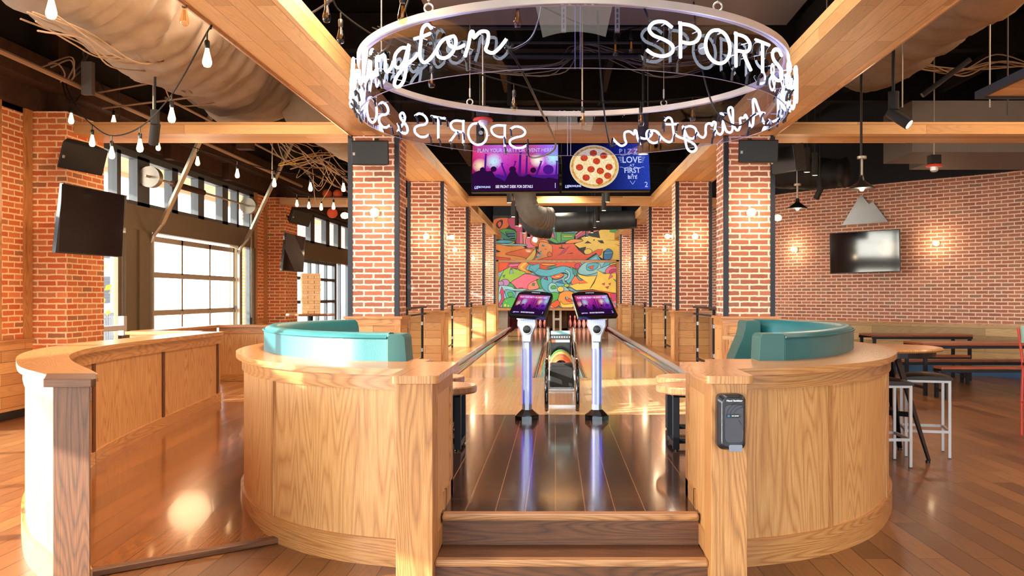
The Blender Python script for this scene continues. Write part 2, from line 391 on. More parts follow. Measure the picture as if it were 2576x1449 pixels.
M['teal_shaded'] = plain('teal_leather_shaded', (42,90,86), .45, 0, .5, .06, .06, 160)  # end panels' shade put into the colour: duller green, out of the sun
M['white_metal'] = plain('white_metal', (226,222,220), .35, .4)
M['silver'] = plain('silver_metal', (206,208,214), .32, .5)
M['chrome'] = plain('chrome', (150,150,154), .08, 1, noise_amt=0)
M['black'] = plain('black_plastic', (18,18,20), .35)
M['black_gloss'] = plain('black_gloss', (10,10,13), .12, 0, .6, 0, coat=.5)
M['black_matte'] = plain('black_matte', (22,21,21), .75)
M['grey_frame'] = plain('grey_frame_paint', (176,168,166), .4, .3)
M['seat_brown'] = plain('brown_vinyl', (40,26,20), .4, 0, .25, .1)
M['blue_wall'] = plain('blue_baseboard', (52,92,134), .6)
M['red'] = plain('red_paint', (206,62,48), .4)
M['pin'] = plain('bowling_pin', (240,214,206), .3, 0, .5, .02)
M['plate'] = plain('brushed_plate', (148,150,152), .38, .8)
M['screen_off'] = plain('screen_off', (8,8,12), .06, 0, .5, 0)
M['glass'] = glassy('window_glass', (246,250,252), 1.0)
M['acrylic'] = glassy('clear_acrylic', (226,228,250), 1.6)
M['rail_glass'] = glassy('railing_glass', (240,240,232), .8)
M['bulb_glass'] = glassy('bulb_glass', (255,236,206), 1.5)
M['bulb_on'] = emit('bulb_glow', (255,206,140), 14)
M['filament'] = emit('filament', (255,170,70), 6)
M['filament_dim'] = emit('filament_dim', (230,150,60), .7)
M['neon'] = emit('neon_white', (226,236,255), 7)
M['led'] = emit('led_blue', (60,70,255), 4)
M['led_white'] = emit('led_pale', (112,140,255), 4)
M['white_paint'] = plain('white_enamel', (236,226,208), .5)
M['ball_orange'] = plain('orange_ball', (222,92,44), .5)
# ------------------------------------------------------------------ ground, platform, lanes
PZ = 0.32
m = MB().box(-7.0, 11.2, -5.0, 36.5, -.2, 0); struct(m.build('floor', M['floor'], grain=1))
XC = .08
U = [(.865,4.84),(.95,4.86),(1.25,4.96),(1.55,5.14),(1.88,5.47),(2.17,5.95),(2.39,6.5),(2.50,7.1),(2.50,7.7),(2.38,8.3),(2.1,8.75),(1.75,9.05)]
def side(s, pts): return [(XC+s*u, y) for u, y in pts]
outL = cr2(side(-1, U), 5); outR = cr2(side(1, U), 5)
inU = [(u-.1*((u-.2)/2.4), y+.06) for u, y in U]
poly = [(-.62,4.76),(.79,4.76)] + [p for p in side(1, inU) if p[1] < 8.7] + [(2.45,8.73),(-2.3,8.73)] + [p for p in reversed(side(-1, inU)) if p[1] < 8.7]
m = MB().prism(poly, 'z', 0.0, PZ); struct(m.build('platform_floor', M['dark_floor'], grain=1))
m = MB().box(-1.69, 1.97, 8.73, 12.68, 0.0, PZ); struct(m.build('approach_floor', M['approach'], grain=1))
m = MB().box(-4.72,-1.69,9.8,12.1,0,PZ).box(-3.0,-1.69,12.1,34.4,0,PZ).box(-2.3,-1.69,8.73,9.8,0,PZ); struct(m.build('walkway_floor', M['side_floor'], grain=1))
m = MB().box(1.97,3.0,9.0,34.4,0,PZ).box(1.97,2.4,8.73,9.0,0,PZ); struct(m.build('walkway_floor', M['side_floor'], grain=1))
# ramp
def yl(x): return 4.75+.81*(x+2.43)
lefts = [(-2.62,4.60),(-2.88,4.98),(-3.14,5.4),(-3.4,5.85),(-3.62,6.4),(-3.76,7.0),(-3.84,8.2),(-3.86,9.8)]
rights = [(-1.72,5.33),(-1.8,5.5),(-1.98,5.93),(-2.2,6.5),(-2.32,7.1),(-2.36,7.9),(-2.3,8.7),(-2.3,9.8)]
vs=[];fs=[];nx=8
for j,(l,r) in enumerate(zip(lefts,rights)):
    for i in range(nx+1):
        x=l[0]+(r[0]-l[0])*i/nx; y=l[1]+(r[1]-l[1])*i/nx; y0=yl(x); t=max(0,(y-y0)/(9.8-y0)); vs.append((x,y,.012+.308*t))
nb=len(vs); vs += [(a,b,-.01) for a,b,c in vs]
for j in range(len(lefts)-1):
    for i in range(nx):
        a=j*(nx+1)+i; fs.append((a,a+1,a+nx+2,a+nx+1))
for i in range(nx): fs.append((i,i+1,nb+i+1,nb+i))
m = MB().add(vs,fs); struct(m.build('ramp_floor', M['ramp_floor'], grain=1))
m = MB().bar((-2.52,4.665,.018),(-1.60,5.41,.018),.075,.034); tag(m.build('threshold_strip', M['oak_dark'], grain=0, bevel=.006), 'dark wooden threshold strip across the foot of the ramp', 'threshold')
# steps
t = thing('entry_steps','pair of brown wooden steps up to the dark bowling platform','steps',(.08,4.6,0))
MB().box(-.612,.777,4.46,4.76,0,.132).build('riser',M['oak_dark'],t,grain=0)
MB().box(-.612,.777,4.46,4.76,.132,.152).build('tread',M['oak_dark'],t,grain=0)
MB().box(-.612,.777,4.425,4.50,.128,.162).build('nosing',M['oak_nosing'],t,grain=0,bevel=.012)
MB().box(-.612,.777,4.745,4.765,.152,.30).build('riser',M['oak_dark'],t,grain=0)
MB().box(-.612,.777,4.715,4.80,.286,.324).build('nosing',M['oak_nosing'],t,grain=0,bevel=.014)
# lanes
for a,b,lab in ((-1.46,-.31,'left'),(.444,1.70,'right')):
    m = MB().box(a,b,12.68,32.4,0.1,PZ-.002); struct(m.build('bowling_lane', M['lane'], grain=1))
def gutter(x0,x1):
    w=x1-x0; pts=[(x0,PZ)]+[(x0+w/2-w/2*math.cos(PI*k/10),PZ-.075*math.sin(PI*k/10)) for k in range(11)]+[(x1,PZ),(x1,PZ-.12),(x0,PZ-.12)]
    return MB().prism(pts,'y',12.68,32.4)
M['gutter'] = plain('gutter_gloss',(122,92,72),.09,0,.8,.05,coat=1)
for a,b in ((-1.67,-1.46),(-.31,-.1),(.234,.444),(1.70,1.93)):
    struct(gutter(a,b).build('lane_gutter', M['gutter'], smooth=True))
m = MB().box(-.1,.234,12.68,32.4,.2,PZ+.005); struct(m.build('lane_divider', M['lane'], grain=1))
m = MB()
for x in (-.318,-.095,.229,.447): m.box(x-.012,x+.012,12.68,32.4,PZ-.05,PZ+.012)
struct(m.build('lane_trim', M['black_gloss']))
for x,l in ((-1.69,'slim grey metal rail running along the left gutter'),(1.96,'bright grey metal rail running along the right gutter')):
    m = MB()
    for a,b in ((12.62,18.2),(18.25,32.3)): m.tube([(x,a,PZ+.012),(x,b,PZ+.012)],.052 if x>0 else .044,12)
    m.box(x-.02,x+.02,12.7,32.3,PZ-.02,PZ+.01)
    tag(m.build('capping_rail', M['silver'], smooth=True), l, 'rail')

# ------------------------------------------------------------------ curved half walls
def hit(path, xpx):
    r=(xpx-CX)/F
    for i in range(len(path)-1):
        a,b=path[i],path[i+1]; fa=a[0]-r*a[1]; fb=b[0]-r*b[1]
        if fa*fb<=0: k=fa/(fa-fb); return (a[0]+(b[0]-a[0])*k,a[1]+(b[1]-a[1])*k),Vector((b[0]-a[0],b[1]-a[1])).normalized(),i
    return None
def sub(path,i0,i1): return path[i0:i1]
def half_wall(name,label,outer,inner,post,battens,cap_in,fin=None,t0=0.0,capo=.055,loc=None,zt=1.065,zb=0.0,base=.15,inside_base=False,flip=1):
    t=thing(name,label,'half wall',loc)
    MB().ribbon(outer,inner,zb,zt).build('panel',M['oak'],t,smooth=True)
    o=offset(outer,.022*flip); MB().ribbon(o,offset(outer,-.005*flip),zb,zb+base).build('baseboard',M['oak_cap'],t,swap=True,smooth=True)
    o=offset(outer,.014*flip); MB().ribbon(o,offset(outer,-.005*flip),zt-.085,zt).build('apron',M['oak_cap'],t,swap=True,smooth=True)
    o=offset(outer,capo*flip); MB().ribbon(o,cap_in,zt,zt+.038).build('cap',M['oak_cap'],t,swap=True,smooth=True)
    for x in battens:
        h=hit(outer,x)
        if h:
            (px,py),d,_=h; nrm=Vector((-d.y,d.x))*flip
            c=Vector((px,py))+nrm*.006
            MB().bar((c.x-d.x*.014,c.y-d.y*.014,(zb+base+zt-.085)/2),(c.x+d.x*.014,c.y+d.y*.014,(zb+base+zt-.085)/2),.02,zt-.085-zb-base,mi=0).build('batten',M['oak_post'],t)
    return t
def post(t,x0,x1,y0,y1,dark=False,zt=1.068):
    MB().box(x0,x1,y0,y1,0,zt).build('post',M['oak_dark' if dark else 'oak_post'],t,bevel=.003)
def rcap(x0,x1,y0,y1,r=.04):
    pts=[]
    for cx,cy,a0 in ((x0+r,y0+r,PI),(x1-r,y0+r,1.5*PI)):
        for k in range(6): a=a0+PI/2*k/5; pts.append((cx+r*math.cos(a),cy+r*math.sin(a)))
    return pts+[(x1,y1),(x0,y1)]
capinL = cr2(side(-1,[(.865,5.52),(.93,5.55),(1.2,5.56),(1.5,5.68),(1.8,5.98),(2.05,6.4),(2.2,6.9),(2.28,7.3),(2.26,7.75),(2.15,8.2),(1.9,8.55),(1.6,8.8)]),5)
capinR = cr2(side(1,[(.865,5.52),(.93,5.55),(1.2,5.56),(1.5,5.68),(1.8,5.98),(2.05,6.4),(2.2,6.9),(2.28,7.3),(2.26,7.75),(2.15,8.2),(1.9,8.55),(1.6,8.8)]),5)
tl = half_wall('booth_half_wall','light oak curved half wall left of the entry steps, wrapping the left teal booth',outL,offset(outL,-.07),None,[690],capinL,loc=(-1.6,6.8,0),flip=1)
tr = half_wall('booth_half_wall','curved oak half wall right of the entry steps with sanitizer dispenser on its post',outR,offset(outR,.07),None,[2087,2226],capinR,loc=(1.8,6.8,0),flip=-1)
for t,x0,x1,inner in ((tl,-.795,-.612,-.612),(tr,.777,.957,.777)):
    post(t,x0,x1,4.36,4.56)
    MB().box(x0+.01,x1-.01,4.56,5.22,0,1.066).build('side_panel',M['oak'],t)
    sx=1 if inner==x1 else -1
    MB().box(min(inner-sx*.012,inner),max(inner-sx*.012,inner),5.13,5.22,.3,1.066).box(min(inner-sx*.012,inner),max(inner-sx*.012,inner),4.56,5.13,.985,1.066).box(min(inner-sx*.012,inner),max(inner-sx*.012,inner),4.9,5.22,.32,.42).box(min(inner-sx*.012,inner),max(inner-sx*.012,inner),4.56,4.9,.16,.27).box(min(inner-sx*.012,inner),max(inner-sx*.012,inner),4.84,4.92,.16,.42).build('side_trim',M['oak_post'],t)
    MB().prism(rcap(x0-.03,x1+.03,4.325,5.26),'z',1.066,1.106).build('post_cap',M['oak_cap'],t,grain=1,bevel=.005)
# wall along the ramp
oA=[(-2.44,4.36),(-2.68,4.62),(-2.97,4.95),(-3.27,5.4),(-3.54,5.85),(-3.77,6.35),(-3.93,6.9),(-4.0,7.6),(-4.03,8.6),(-4.03,9.85)]
iA=[(-2.37,4.44),(-2.56,4.72),(-2.82,5.08),(-3.1,5.5),(-3.35,5.95),(-3.56,6.5),(-3.68,7.1),(-3.74,7.9),(-3.76,8.8),(-3.78,9.85)]
outA=cr2(oA,5); inA=cr2(iA,5)
tA=thing('ramp_half_wall','long curved oak half wall left of the ramp, ending in a dark knotty post','half wall',(-3.4,7,0))
MB().ribbon(outA,offset(outA,-.03),0,1.065).build('outer_panel',M['oak'],tA,smooth=True)
MB().ribbon(inA,offset(inA,.03),0,1.065).build('inner_panel',M['oak'],tA,smooth=True)
MB().ribbon(offset(outA,.022),offset(outA,-.005),0,.16).build('baseboard',M['oak_cap'],tA,swap=True,smooth=True)
zr=[.012+.308*max(0,min(1,(p[1]-yl(p[0]))/(9.8-yl(p[0])))) for p in inA]
MB().ribbon(offset(inA,-.018),offset(inA,.005),0,[z+.1 for z in zr]).build('inner_baseboard',M['oak_cap'],tA,swap=True,smooth=True)
MB().ribbon(offset(outA,.014),offset(outA,-.005),.97,1.065).build('apron',M['oak_cap'],tA,swap=True,smooth=True)
MB().ribbon(offset(inA,-.014),offset(inA,.005),.97,1.065).build('inner_apron',M['oak_cap'],tA,swap=True,smooth=True)
MB().ribbon(offset(outA,.05),offset(inA,-.045),1.065,1.103).build('cap',M['oak_cap'],tA,swap=True,smooth=True)
for x in (233,409,546):
    pt=[p for p in inA if p[1]>6.0]; h=hit(pt,x)
    if h:
        (px,py),d,_=h; MB().box(px-.004,px+.016,py-.02,py+.02,.15,.97).build('batten',M['oak_dark'],tA)
MB().prism([(-2.413,4.2),(-2.235,4.2),(-2.355,4.43),(-2.53,4.43)],'z',0,1.066).build('post',M['oak_dark'],tA,bevel=.003)
MB().prism([(-2.44,4.165),(-2.21,4.165),(-2.20,4.19),(-2.35,4.47),(-2.6,4.47),(-2.45,4.19)],'z',1.067,1.107).build('post_cap',M['oak_dark'],tA,grain=0,bevel=.004)
MB().box(-4.03,-3.78,9.83,9.87,0.1,1.066).build('end_panel',M['oak_post'],tA)
def straight(label,x0,x1,y0,y1,loc,grain):
    t=thing('platform_half_wall',label,'half wall',loc)
    MB().box(x0,x1,y0,y1,0,1.066).build('panel',M['oak'],t)
    MB().box(x0-.015,x1+.015,y0-.015,y1+.015,PZ,PZ+.1).build('baseboard',M['oak_cap'],t,grain=grain)
    MB().box(x0-.012,x1+.012,y0-.012,y1+.012,.985,1.066).build('apron',M['oak_cap'],t,grain=grain)
    MB().box(x0-.05,x1+.05,y0-.05,y1+.05,1.066,1.104).build('cap',M['oak_cap'],t,grain=grain,bevel=.005)
straight('short oak half wall running crosswise behind the end of the ramp wall',-4.8,-4.1,9.9,10.02,(-4.4,9.95,0),0)
straight('oak half wall beside the glass roller door, behind the ramp',-4.84,-4.70,10.1,12.1,(-4.77,11,0),1)
straight('oak half wall running from the roller door side to the nearest left brick column',-4.66,-2.78,12.16,12.3,(-3.8,12.2,0),0)

# ------------------------------------------------------------------ brick columns
def column(label, ctop):
    t=thing('brick_column',label,'column',(0,0,0),group=None)
    MB().box(-.325,.325,.0,.57,.92,ctop).build('brick_shaft',[M['brick']],t,local=True)
    for x in (-.333,.333):
        a=MB().box(min(x,x-math.copysign(.06,x)),max(x,x-math.copysign(.06,x)),-.008,0.004,.92,ctop).box(min(x,x-math.copysign(.008,x)),max(x,x-math.copysign(.008,x)),-.008,.05,.92,ctop)
        a.build('corner_angle',M['angle'],t,local=True)
    MB().box(-.345,.345,-.02,.59,0,.86).build('wooden_base',M['base_boards'],t,grain=0,local=True)
    for x in (-.345,.345): MB().box(x-.06 if x>0 else x-.012,x+.012 if x>0 else x+.06,-.034,.03,0,.86).build('corner_board',M['oak_cap'],t,local=True)
    MB().box(-.36,.36,-.035,.605,.80,.885).build('apron',M['oak_cap'],t,grain=0,local=True)
    MB().box(-.385,.385,-.06,.63,.885,.92).build('base_cap',M['oak_cap'],t,grain=0,local=True,bevel=.006)
    return t
ORD=['nearest','second','third','fourth','fifth']
CYS=[11.4,15.97,20.5,25.1,29.7]; CXL,CXR=-2.37,2.53
c0=column('x',3.28)
for s,X in (('left',CXL),('right',CXR)):
    for i,Y in enumerate(CYS):
        lab='brick column with steel corner angles on a wooden base, %s in the row %s of the lanes'%(ORD[i],s)
        if s=='left' and i==0: c0.location=(X,Y,PZ); c0['label']=lab; c0['group']='brick columns beside the lanes'
        else: dup(c0,(X,Y,PZ),0,lab,'brick columns beside the lanes')
# ------------------------------------------------------------------ boxed wooden beams
ZB=3.6
def beam(x0,x1,y0,y1,g,h=.2): return struct(MB().box(x0,x1,y0,y1,ZB,ZB+h).build('wooden_beam',M['beam'],grain=g))
beam(-2.66,-1.97,0.2,32.1,1,.2); beam(2.17,2.85,0.2,32.1,1,.2)
beam(-6.3,-2.66,11.31,11.98,0,.155); beam(-1.97,2.17,11.31,11.98,0,.155); beam(2.85,8.9,11.31,11.98,0,.155)
beam(-6.3,-2.66,20.0,20.6,0,.155); beam(-1.97,2.17,19.7,20.3,0,.155); beam(2.85,4.9,20.0,20.6,0,.155)
for x0,x1 in ((-2.672,-2.655),(2.843,2.862)): struct(MB().box(x0,x1,.2,32.1,ZB-.018,ZB+.012).build('beam_trim',M['oak_cap'],grain=1))
# ------------------------------------------------------------------ left wall: brick piers and glazing
XW=-6.68
def bx(n,mat,*a,grain=2,**k): return struct(MB().box(*a).build(n,mat,grain=grain,**k))
bx('wall_left',M['brick_left'],XW-.25,XW,9.6,11.2,.95,3.88)
bx('wall_left',M['base_boards'],XW-.25,XW+.03,9.6,11.13,0,.93,grain=1)
bx('trim_1',M['oak_cap'],XW-.1,XW+.06,9.6,11.12,.93,.97,grain=1)
bx('trim_2',M['oak_cap'],XW-.1,XW+.035,10.97,11.12,.97,3.88); bx('trim_3',M['oak_cap'],XW-.1,XW+.035,10.3,10.5,.97,3.88)
bx('baseboard_left',M['black_matte'],XW-.1,XW+.045,9.6,11.13,0,.1)
for k,(a,b) in enumerate(((11.15,12.07),(20.2,21.12),(29.3,30.2))):
    t=thing('brick_pier',['orange brick pier by the window wall carrying the nearest tilted television','farther orange brick pier on the window wall with a television on it','far orange brick pier at the end of the window wall'][k],'pier',(XW+.2,(a+b)/2,0))
    MB().box(XW+.001,-6.23,a,b,0,3.79 if k else 3.86).build('brick_shaft',M['brick_left'],t)
bx('wall_left',M['brick_left'],XW-.25,XW,19.35,20.2,.0,3.8)
bx('trim_4',M['oak_cap'],XW-.1,XW+.04,19.32,19.5,.0,3.8); bx('trim_5',M['oak_cap'],XW-.1,XW+.04,20.03,20.18,0,3.8)
bx('trim_6',M['oak_cap'],XW-.1,XW+.08,19.32,20.18,.92,.98,grain=1)
bx('wall_left',M['brick_left'],XW-.25,XW,30.2,36.5,0,3.8)
bx('wall_left',M['upper_metal'],XW-.25,XW,-5,36.5,3.8,5.7)
def clere(name,y0,y1,mull,z0=2.95,z1=3.74):
    t=thing(name,None,'x',(XW,(y0+y1)/2,z0)); del t['category']; struct(t)
    f=MB().box(XW-.12,XW+.02,y0,y1,z0,z0+.06).box(XW-.12,XW+.02,y0,y1,z1-.05,z1+.06)
    for y,w in mull: f.box(XW-.12,XW+.02,y-w/2,y+w/2,z0,z1)
    f.build('window_frame',M['win_frame_dk'],t)
    MB().box(XW-.055,XW-.045,y0,y1,z0+.05,z1-.04).build('glass_pane',M['glass'],t)
clere('window_1',12.07,19.35,[(12.12,.1),(13.35,.12),(14.15,.42),(15.32,.24),(16.45,.28),(17.65,.3),(18.35,.12),(19.2,.3)])
clere('window_2',21.12,29.3,[(21.2,.2),(22.3,.35),(24.0,.4),(25.6,.4),(27.0,.4),(28.4,.3)])
bx('wall_left',M['win_frame'],XW-.14,XW+.03,12.07,19.35,2.56,2.95,grain=1)
bx('wall_left',M['win_frame'],XW-.14,XW+.03,21.12,29.3,2.5,2.95,grain=1)
for a,b in ((13.5,13.72),(13.95,14.38),(18.3,18.52),(19.2,19.36)): bx('window_post',M['win_frame'],XW-.14,XW+.05,a,b,0,2.56)
bx('window_post',M['win_frame'],XW-.1,XW+.02,13.72,13.95,0,2.56)
# entry door
t=thing('door_1',None,'x',(XW,12.8,0)); del t['category']; struct(t)
MB().box(XW-.06,XW,12.1,12.2,0,2.5).box(XW-.06,XW,13.36,13.48,0,2.5).box(XW-.06,XW,12.2,13.36,0,.25).box(XW-.06,XW,12.2,13.36,2.38,2.5).build('door_frame',M['win_frame'],t)
MB().box(XW-.035,XW-.025,12.2,13.36,.25,2.38).build('glass_pane',M['glass'],t)
MB().box(XW+.0,XW+.10,12.25,13.42,.98,1.06).box(XW,XW+.09,13.36,13.46,.9,1.2).build('push_bar',M['silver'],t,bevel=.01)
# side light
t=thing('window_3',None,'x',(XW,18.85,0)); del t['category']; struct(t)
MB().box(XW-.05,XW-.04,18.52,19.2,0,2.56).build('glass_pane',M['glass'],t)
MB().box(XW-.08,XW,18.52,18.58,0,2.56).box(XW-.08,XW,19.12,19.2,0,2.56).build('window_frame',M['win_frame_dk'],t)
# glass roller door
t=thing('door_2',None,'x',(XW,16.3,0)); del t['category']; struct(t)
f=MB(); y0,y1=14.42,18.26; zs=[0.06,.56,1.22,1.86,2.46]
for z in zs: f.box(XW-.08,XW-.02,y0,y1,z-.045,z+.045)
for k in range(4): y=y0+.03+(y1-y0-.06)*k/3; f.box(XW-.08,XW-.02,y-.032,y+.032,.06,2.5)
f.build('door_frame',M['galv'],t)
MB().box(XW-.055,XW-.05,y0,y1,.06,2.46).build('glass_pane',M['glass'],t)
h=MB()
for z in zs[1:4]:
    for k in range(4): y=y0+.03+(y1-y0-.06)*k/3; h.box(XW-.03,XW+.0,y-.05,y+.05,z-.05,z+.02)
h.build('hinges',M['galv'],t)
for (xx,yy,x2,z2) in ((377,14.35,470,5.2),(592,18.3,668,5.2)):
    a=Vector((XW+.06,yy,2.3)); MB().bar((XW+.06,yy,.05),(XW+.06,yy,2.42),.06,.05).build('vertical_track',M['galv'],t)
    MB().tube([(XW+.06,yy,2.38),(XW+.09,yy+.0,2.5),(XW+.25,yy-.0,2.72)],.035,8).build('track_bend',M['galv'],t)
    MB().bar((XW+.22,yy,2.68),(XW+1.35,yy-.25,4.9),.09,.045).build('inclined_track',M['galv'],t)
sh=MB().cyl((XW+.16,13.9,3.42),(XW+.16,18.9,3.42),.02,10); sh.build('spring_shaft',M['galv'],t)
MB().tube([(XW+.16+.0,14.9+k*.0,3.42) for k in (0,)]+[(XW+.16,16.2,3.42)],.055,12).build('torsion_spring',M['joist'],t)
for y in (14.1,18.6): MB().cyl((XW+.16,y-.07,3.42),(XW+.16,y+.07,3.42),.17,20).build('cable_drum',M['galv'],t,smooth=True)
ch=[(XW+.2,18.62,3.3-.05*k) for k in range(46)]+[(XW+.2,18.68,3.3-.05*k) for k in range(45,-1,-1)]
MB().tube(ch,.006,5).build('pull_chain',M['galv'],t)
# far glazing
t=thing('window_4',None,'x',(XW,25.2,0)); del t['category']; struct(t)
f=MB()
for y,w in ((21.2,.16),(22.4,.08),(23.9,.08),(24.7,.08),(25.6,.08),(26.6,.24),(27.2,.1),(28.2,.08),(29.2,.16)): f.box(XW-.09,XW,y-w/2,y+w/2,0,2.5)
for z in (.05,.7,1.35,1.98,2.45): f.box(XW-.08,XW-.01,21.12,26.6,z-.04,z+.04)
f.build('window_frame',M['win_frame_dk'],t); MB().box(XW-.05,XW-.045,21.12,29.3,.05,2.5).build('glass_pane',M['glass'],t)
# near glazing beside and behind the camera
t=thing('window_5',None,'x',(XW,2.3,0)); del t['category']; struct(t)
f=MB().box(XW-.1,XW,-5,9.6,0,.1).box(XW-.1,XW,-5,9.6,2.27,2.76).box(XW-.1,XW,-5,9.6,3.7,3.8)  # unseen deep header, shaped to keep sun off the left booth wall
for k in range(9): f.box(XW-.1,XW,-5+k*1.82,-4.88+k*1.82,0,3.8)
bx('wall_left',M['upper_metal'],XW-.15,XW-.01,-5,3.1,2.76,3.8); f.build('window_frame',M['win_frame'],t); MB().box(XW-.05,XW-.045,-5,9.6,.1,3.75).build('glass_pane',M['glass'],t)  # unseen upper panel added to block sun from the entry posts
# wall behind the camera: unseen storefront glazing, added to let daylight fill in
t=thing('window_6',None,'x',(2,-5,0)); del t['category']; struct(t)
f=MB().box(-6.9,11,-5.1,-5,0,.1).box(-6.9,11,-5.1,-5,3.7,3.85)
for k in range(13): f.box(-6.9+k*1.48,-6.8+k*1.48,-5.1,-5,0,3.8)
f.build('window_frame',M['win_frame'],t); MB().box(-6.9,11,-5.06,-5.05,.1,3.8).build('glass_pane',M['glass'],t)
bx('wall_back',M['upper_metal'],-7,11.2,-5.2,-5,3.8,5.7,grain=2)
# ceiling
bx('ceiling',M['ceiling'],-7,11.2,-5.2,36.5,5.7,5.9)
# ------------------------------------------------------------------ right curved brick wall
wp=cr2([(11.2,-5),(11.0,4),(10.6,9),(9.9,13.2),(8.53,15.9),(7.09,17.4),(6.19,18.35),(5.15,19.5),(4.3,21.5),(3.9,25),(3.8,34.5)],6)
def wall_rib(n,mat,z0,z1,o0=0.,o1=.25,swap=False): return struct(MB().ribbon(offset(wp,-o0),offset(wp,-o1),z0,z1).build(n,mat,swap=swap))
wall_rib('wall_right',M['brick_wall'],.98,3.8); wall_rib('wall_right',M['upper_blue'],3.8,5.75)
o=struct(MB().ribbon(offset(wp,.03),offset(wp,-.02),.3,.96).build('wall_right',M['wainscot'],swap=True))
struct(MB().ribbon(offset(wp,.05),offset(wp,-.02),.95,.985).build('trim_7',M['oak_cap'],swap=True))
struct(MB().ribbon(offset(wp,.04),offset(wp,-.02),0.0,.3).build('baseboard_right',M['blue_wall'],swap=True))
# ------------------------------------------------------------------ far end wall
bx('wall_front',M['black_matte'],-2.3,2.45,34.38,34.5,0,5.7); bx('wall_front',M['galv'],-2.12,-1.76,32.4,32.5,.2,1.3); bx('wall_front',M['galv'],1.96,2.3,32.4,32.5,.2,1.3); bx('wall_front',M['upper_blue'],-7,-2.3,34.4,34.6,0,5.7); bx('wall_front',M['upper_blue'],2.45,4,34.4,34.6,0,5.7)
bx('wall_front',M['brick'],-2.8,-2.28,32.0,32.4,1.24,3.6); bx('wall_front',M['brick'],2.42,2.9,32.0,32.4,1.24,3.6)
bx('wall_front',M['base_boards'],-2.8,-2.2,31.95,32.4,PZ,1.24,grain=0); bx('wall_front',M['base_boards'],2.38,2.9,31.95,32.4,PZ,1.24,grain=0)
bx('wall_front',M['upper_blue'],-2.3,2.45,32.365,32.5,2.8,5.7)
# ------------------------------------------------------------------ outside
M['paving']=planks('outside_paving',[(206,200,190),(220,214,204),(196,190,182)],.6,1.2,.8,(150,146,140),.01,.05)
M['soffit']=planks('outside_soffit',[(214,164,112),(226,178,126),(204,152,100)],.18,3,.6,(150,110,70),.004,.15)
M['facade']=plain('pale_facade',(236,236,238),.8)
M['facade_red']=brick('facade_red',[(176,96,80),(190,108,90)],(214,190,176))
M['leaf']=plain('autumn_leaves',(226,190,70),.7)
o=struct(MB().box(-60,-7.0,-30,60,-.3,-.04).build('outside_ground',M['paving'],grain=1))
t=thing('patio_canopy','wood lined canopy outside above the upper windows','canopy',(-8.6,13,3.9))
MB().box(-9.7,-7.1,9,34,4.28,4.32).build('soffit',M['soffit'],t,grain=1); MB().box(-9.85,-9.7,9,34,4.18,4.5).box(-9.7,-7.1,8.9,9,4.2,4.5).build('fascia',M['white_metal'],t)
t=thing('neighbouring_building','pale neighbouring building seen through the glass roller door','building',(-34,30,0))
MB().box(-40,-34,22,75,0,7.5).build('wall',M['facade'],t)
w=MB()
for k in range(9):
    for z in (1.0,4.4): w.box(-34.02,-33.9,24+k*5,26.6+k*5,z,z+2)
w.each('window',M['win_frame_dk'],t)
t=thing('brick_building','red brick building outside the farthest upper windows','building',(-16,68,0))
MB().box(-21,-11,62,74,4.5,16).build('wall',M['facade_red'],t); MB().box(-21,-11,61.9,74,-.04,4.5).build('ground_floor',M['facade'],t)
t=thing('patio_railing','dark metal picket railing outside the roller door','railing',(-13,24,0))
f=MB()
for z in (.95,.8,.12): f.bar((-11.0,17,z),(-16,34,z),.04,.04)
f.each('rail',M['black_steel'],t)
f=MB()
for k in range(70): a=k/70; f.box(-11-5*a-.01,-11-5*a+.01,17+17*a-.01,17+17*a+.01,0,.95)
f.each('picket',M['black_steel'],t)
t=thing('patio_tree','yellow autumn tree outside the glass entry door','tree',(-10.4,18.0,0))
f=MB(); f.cyl((-10.4,18.0,-.04),(-10.4,18.0,1.6),.06,8); f.build('trunk',M['joist'],t)
f=MB()
for k in range(260):
    a=Vector((rnd.gauss(0,.45),rnd.gauss(0,.45),rnd.gauss(0,.45)))+Vector((-10.4,18.0,1.7)); d=Vector((rnd.uniform(-1,1),rnd.uniform(-1,1),rnd.uniform(-1,1))).normalized()*.1; e=d.orthogonal().normalized()*.06
    f.add([a-d,a+e,a+d,a-e],[(0,1,2,3)])
f.build('foliage',M['leaf'],t)

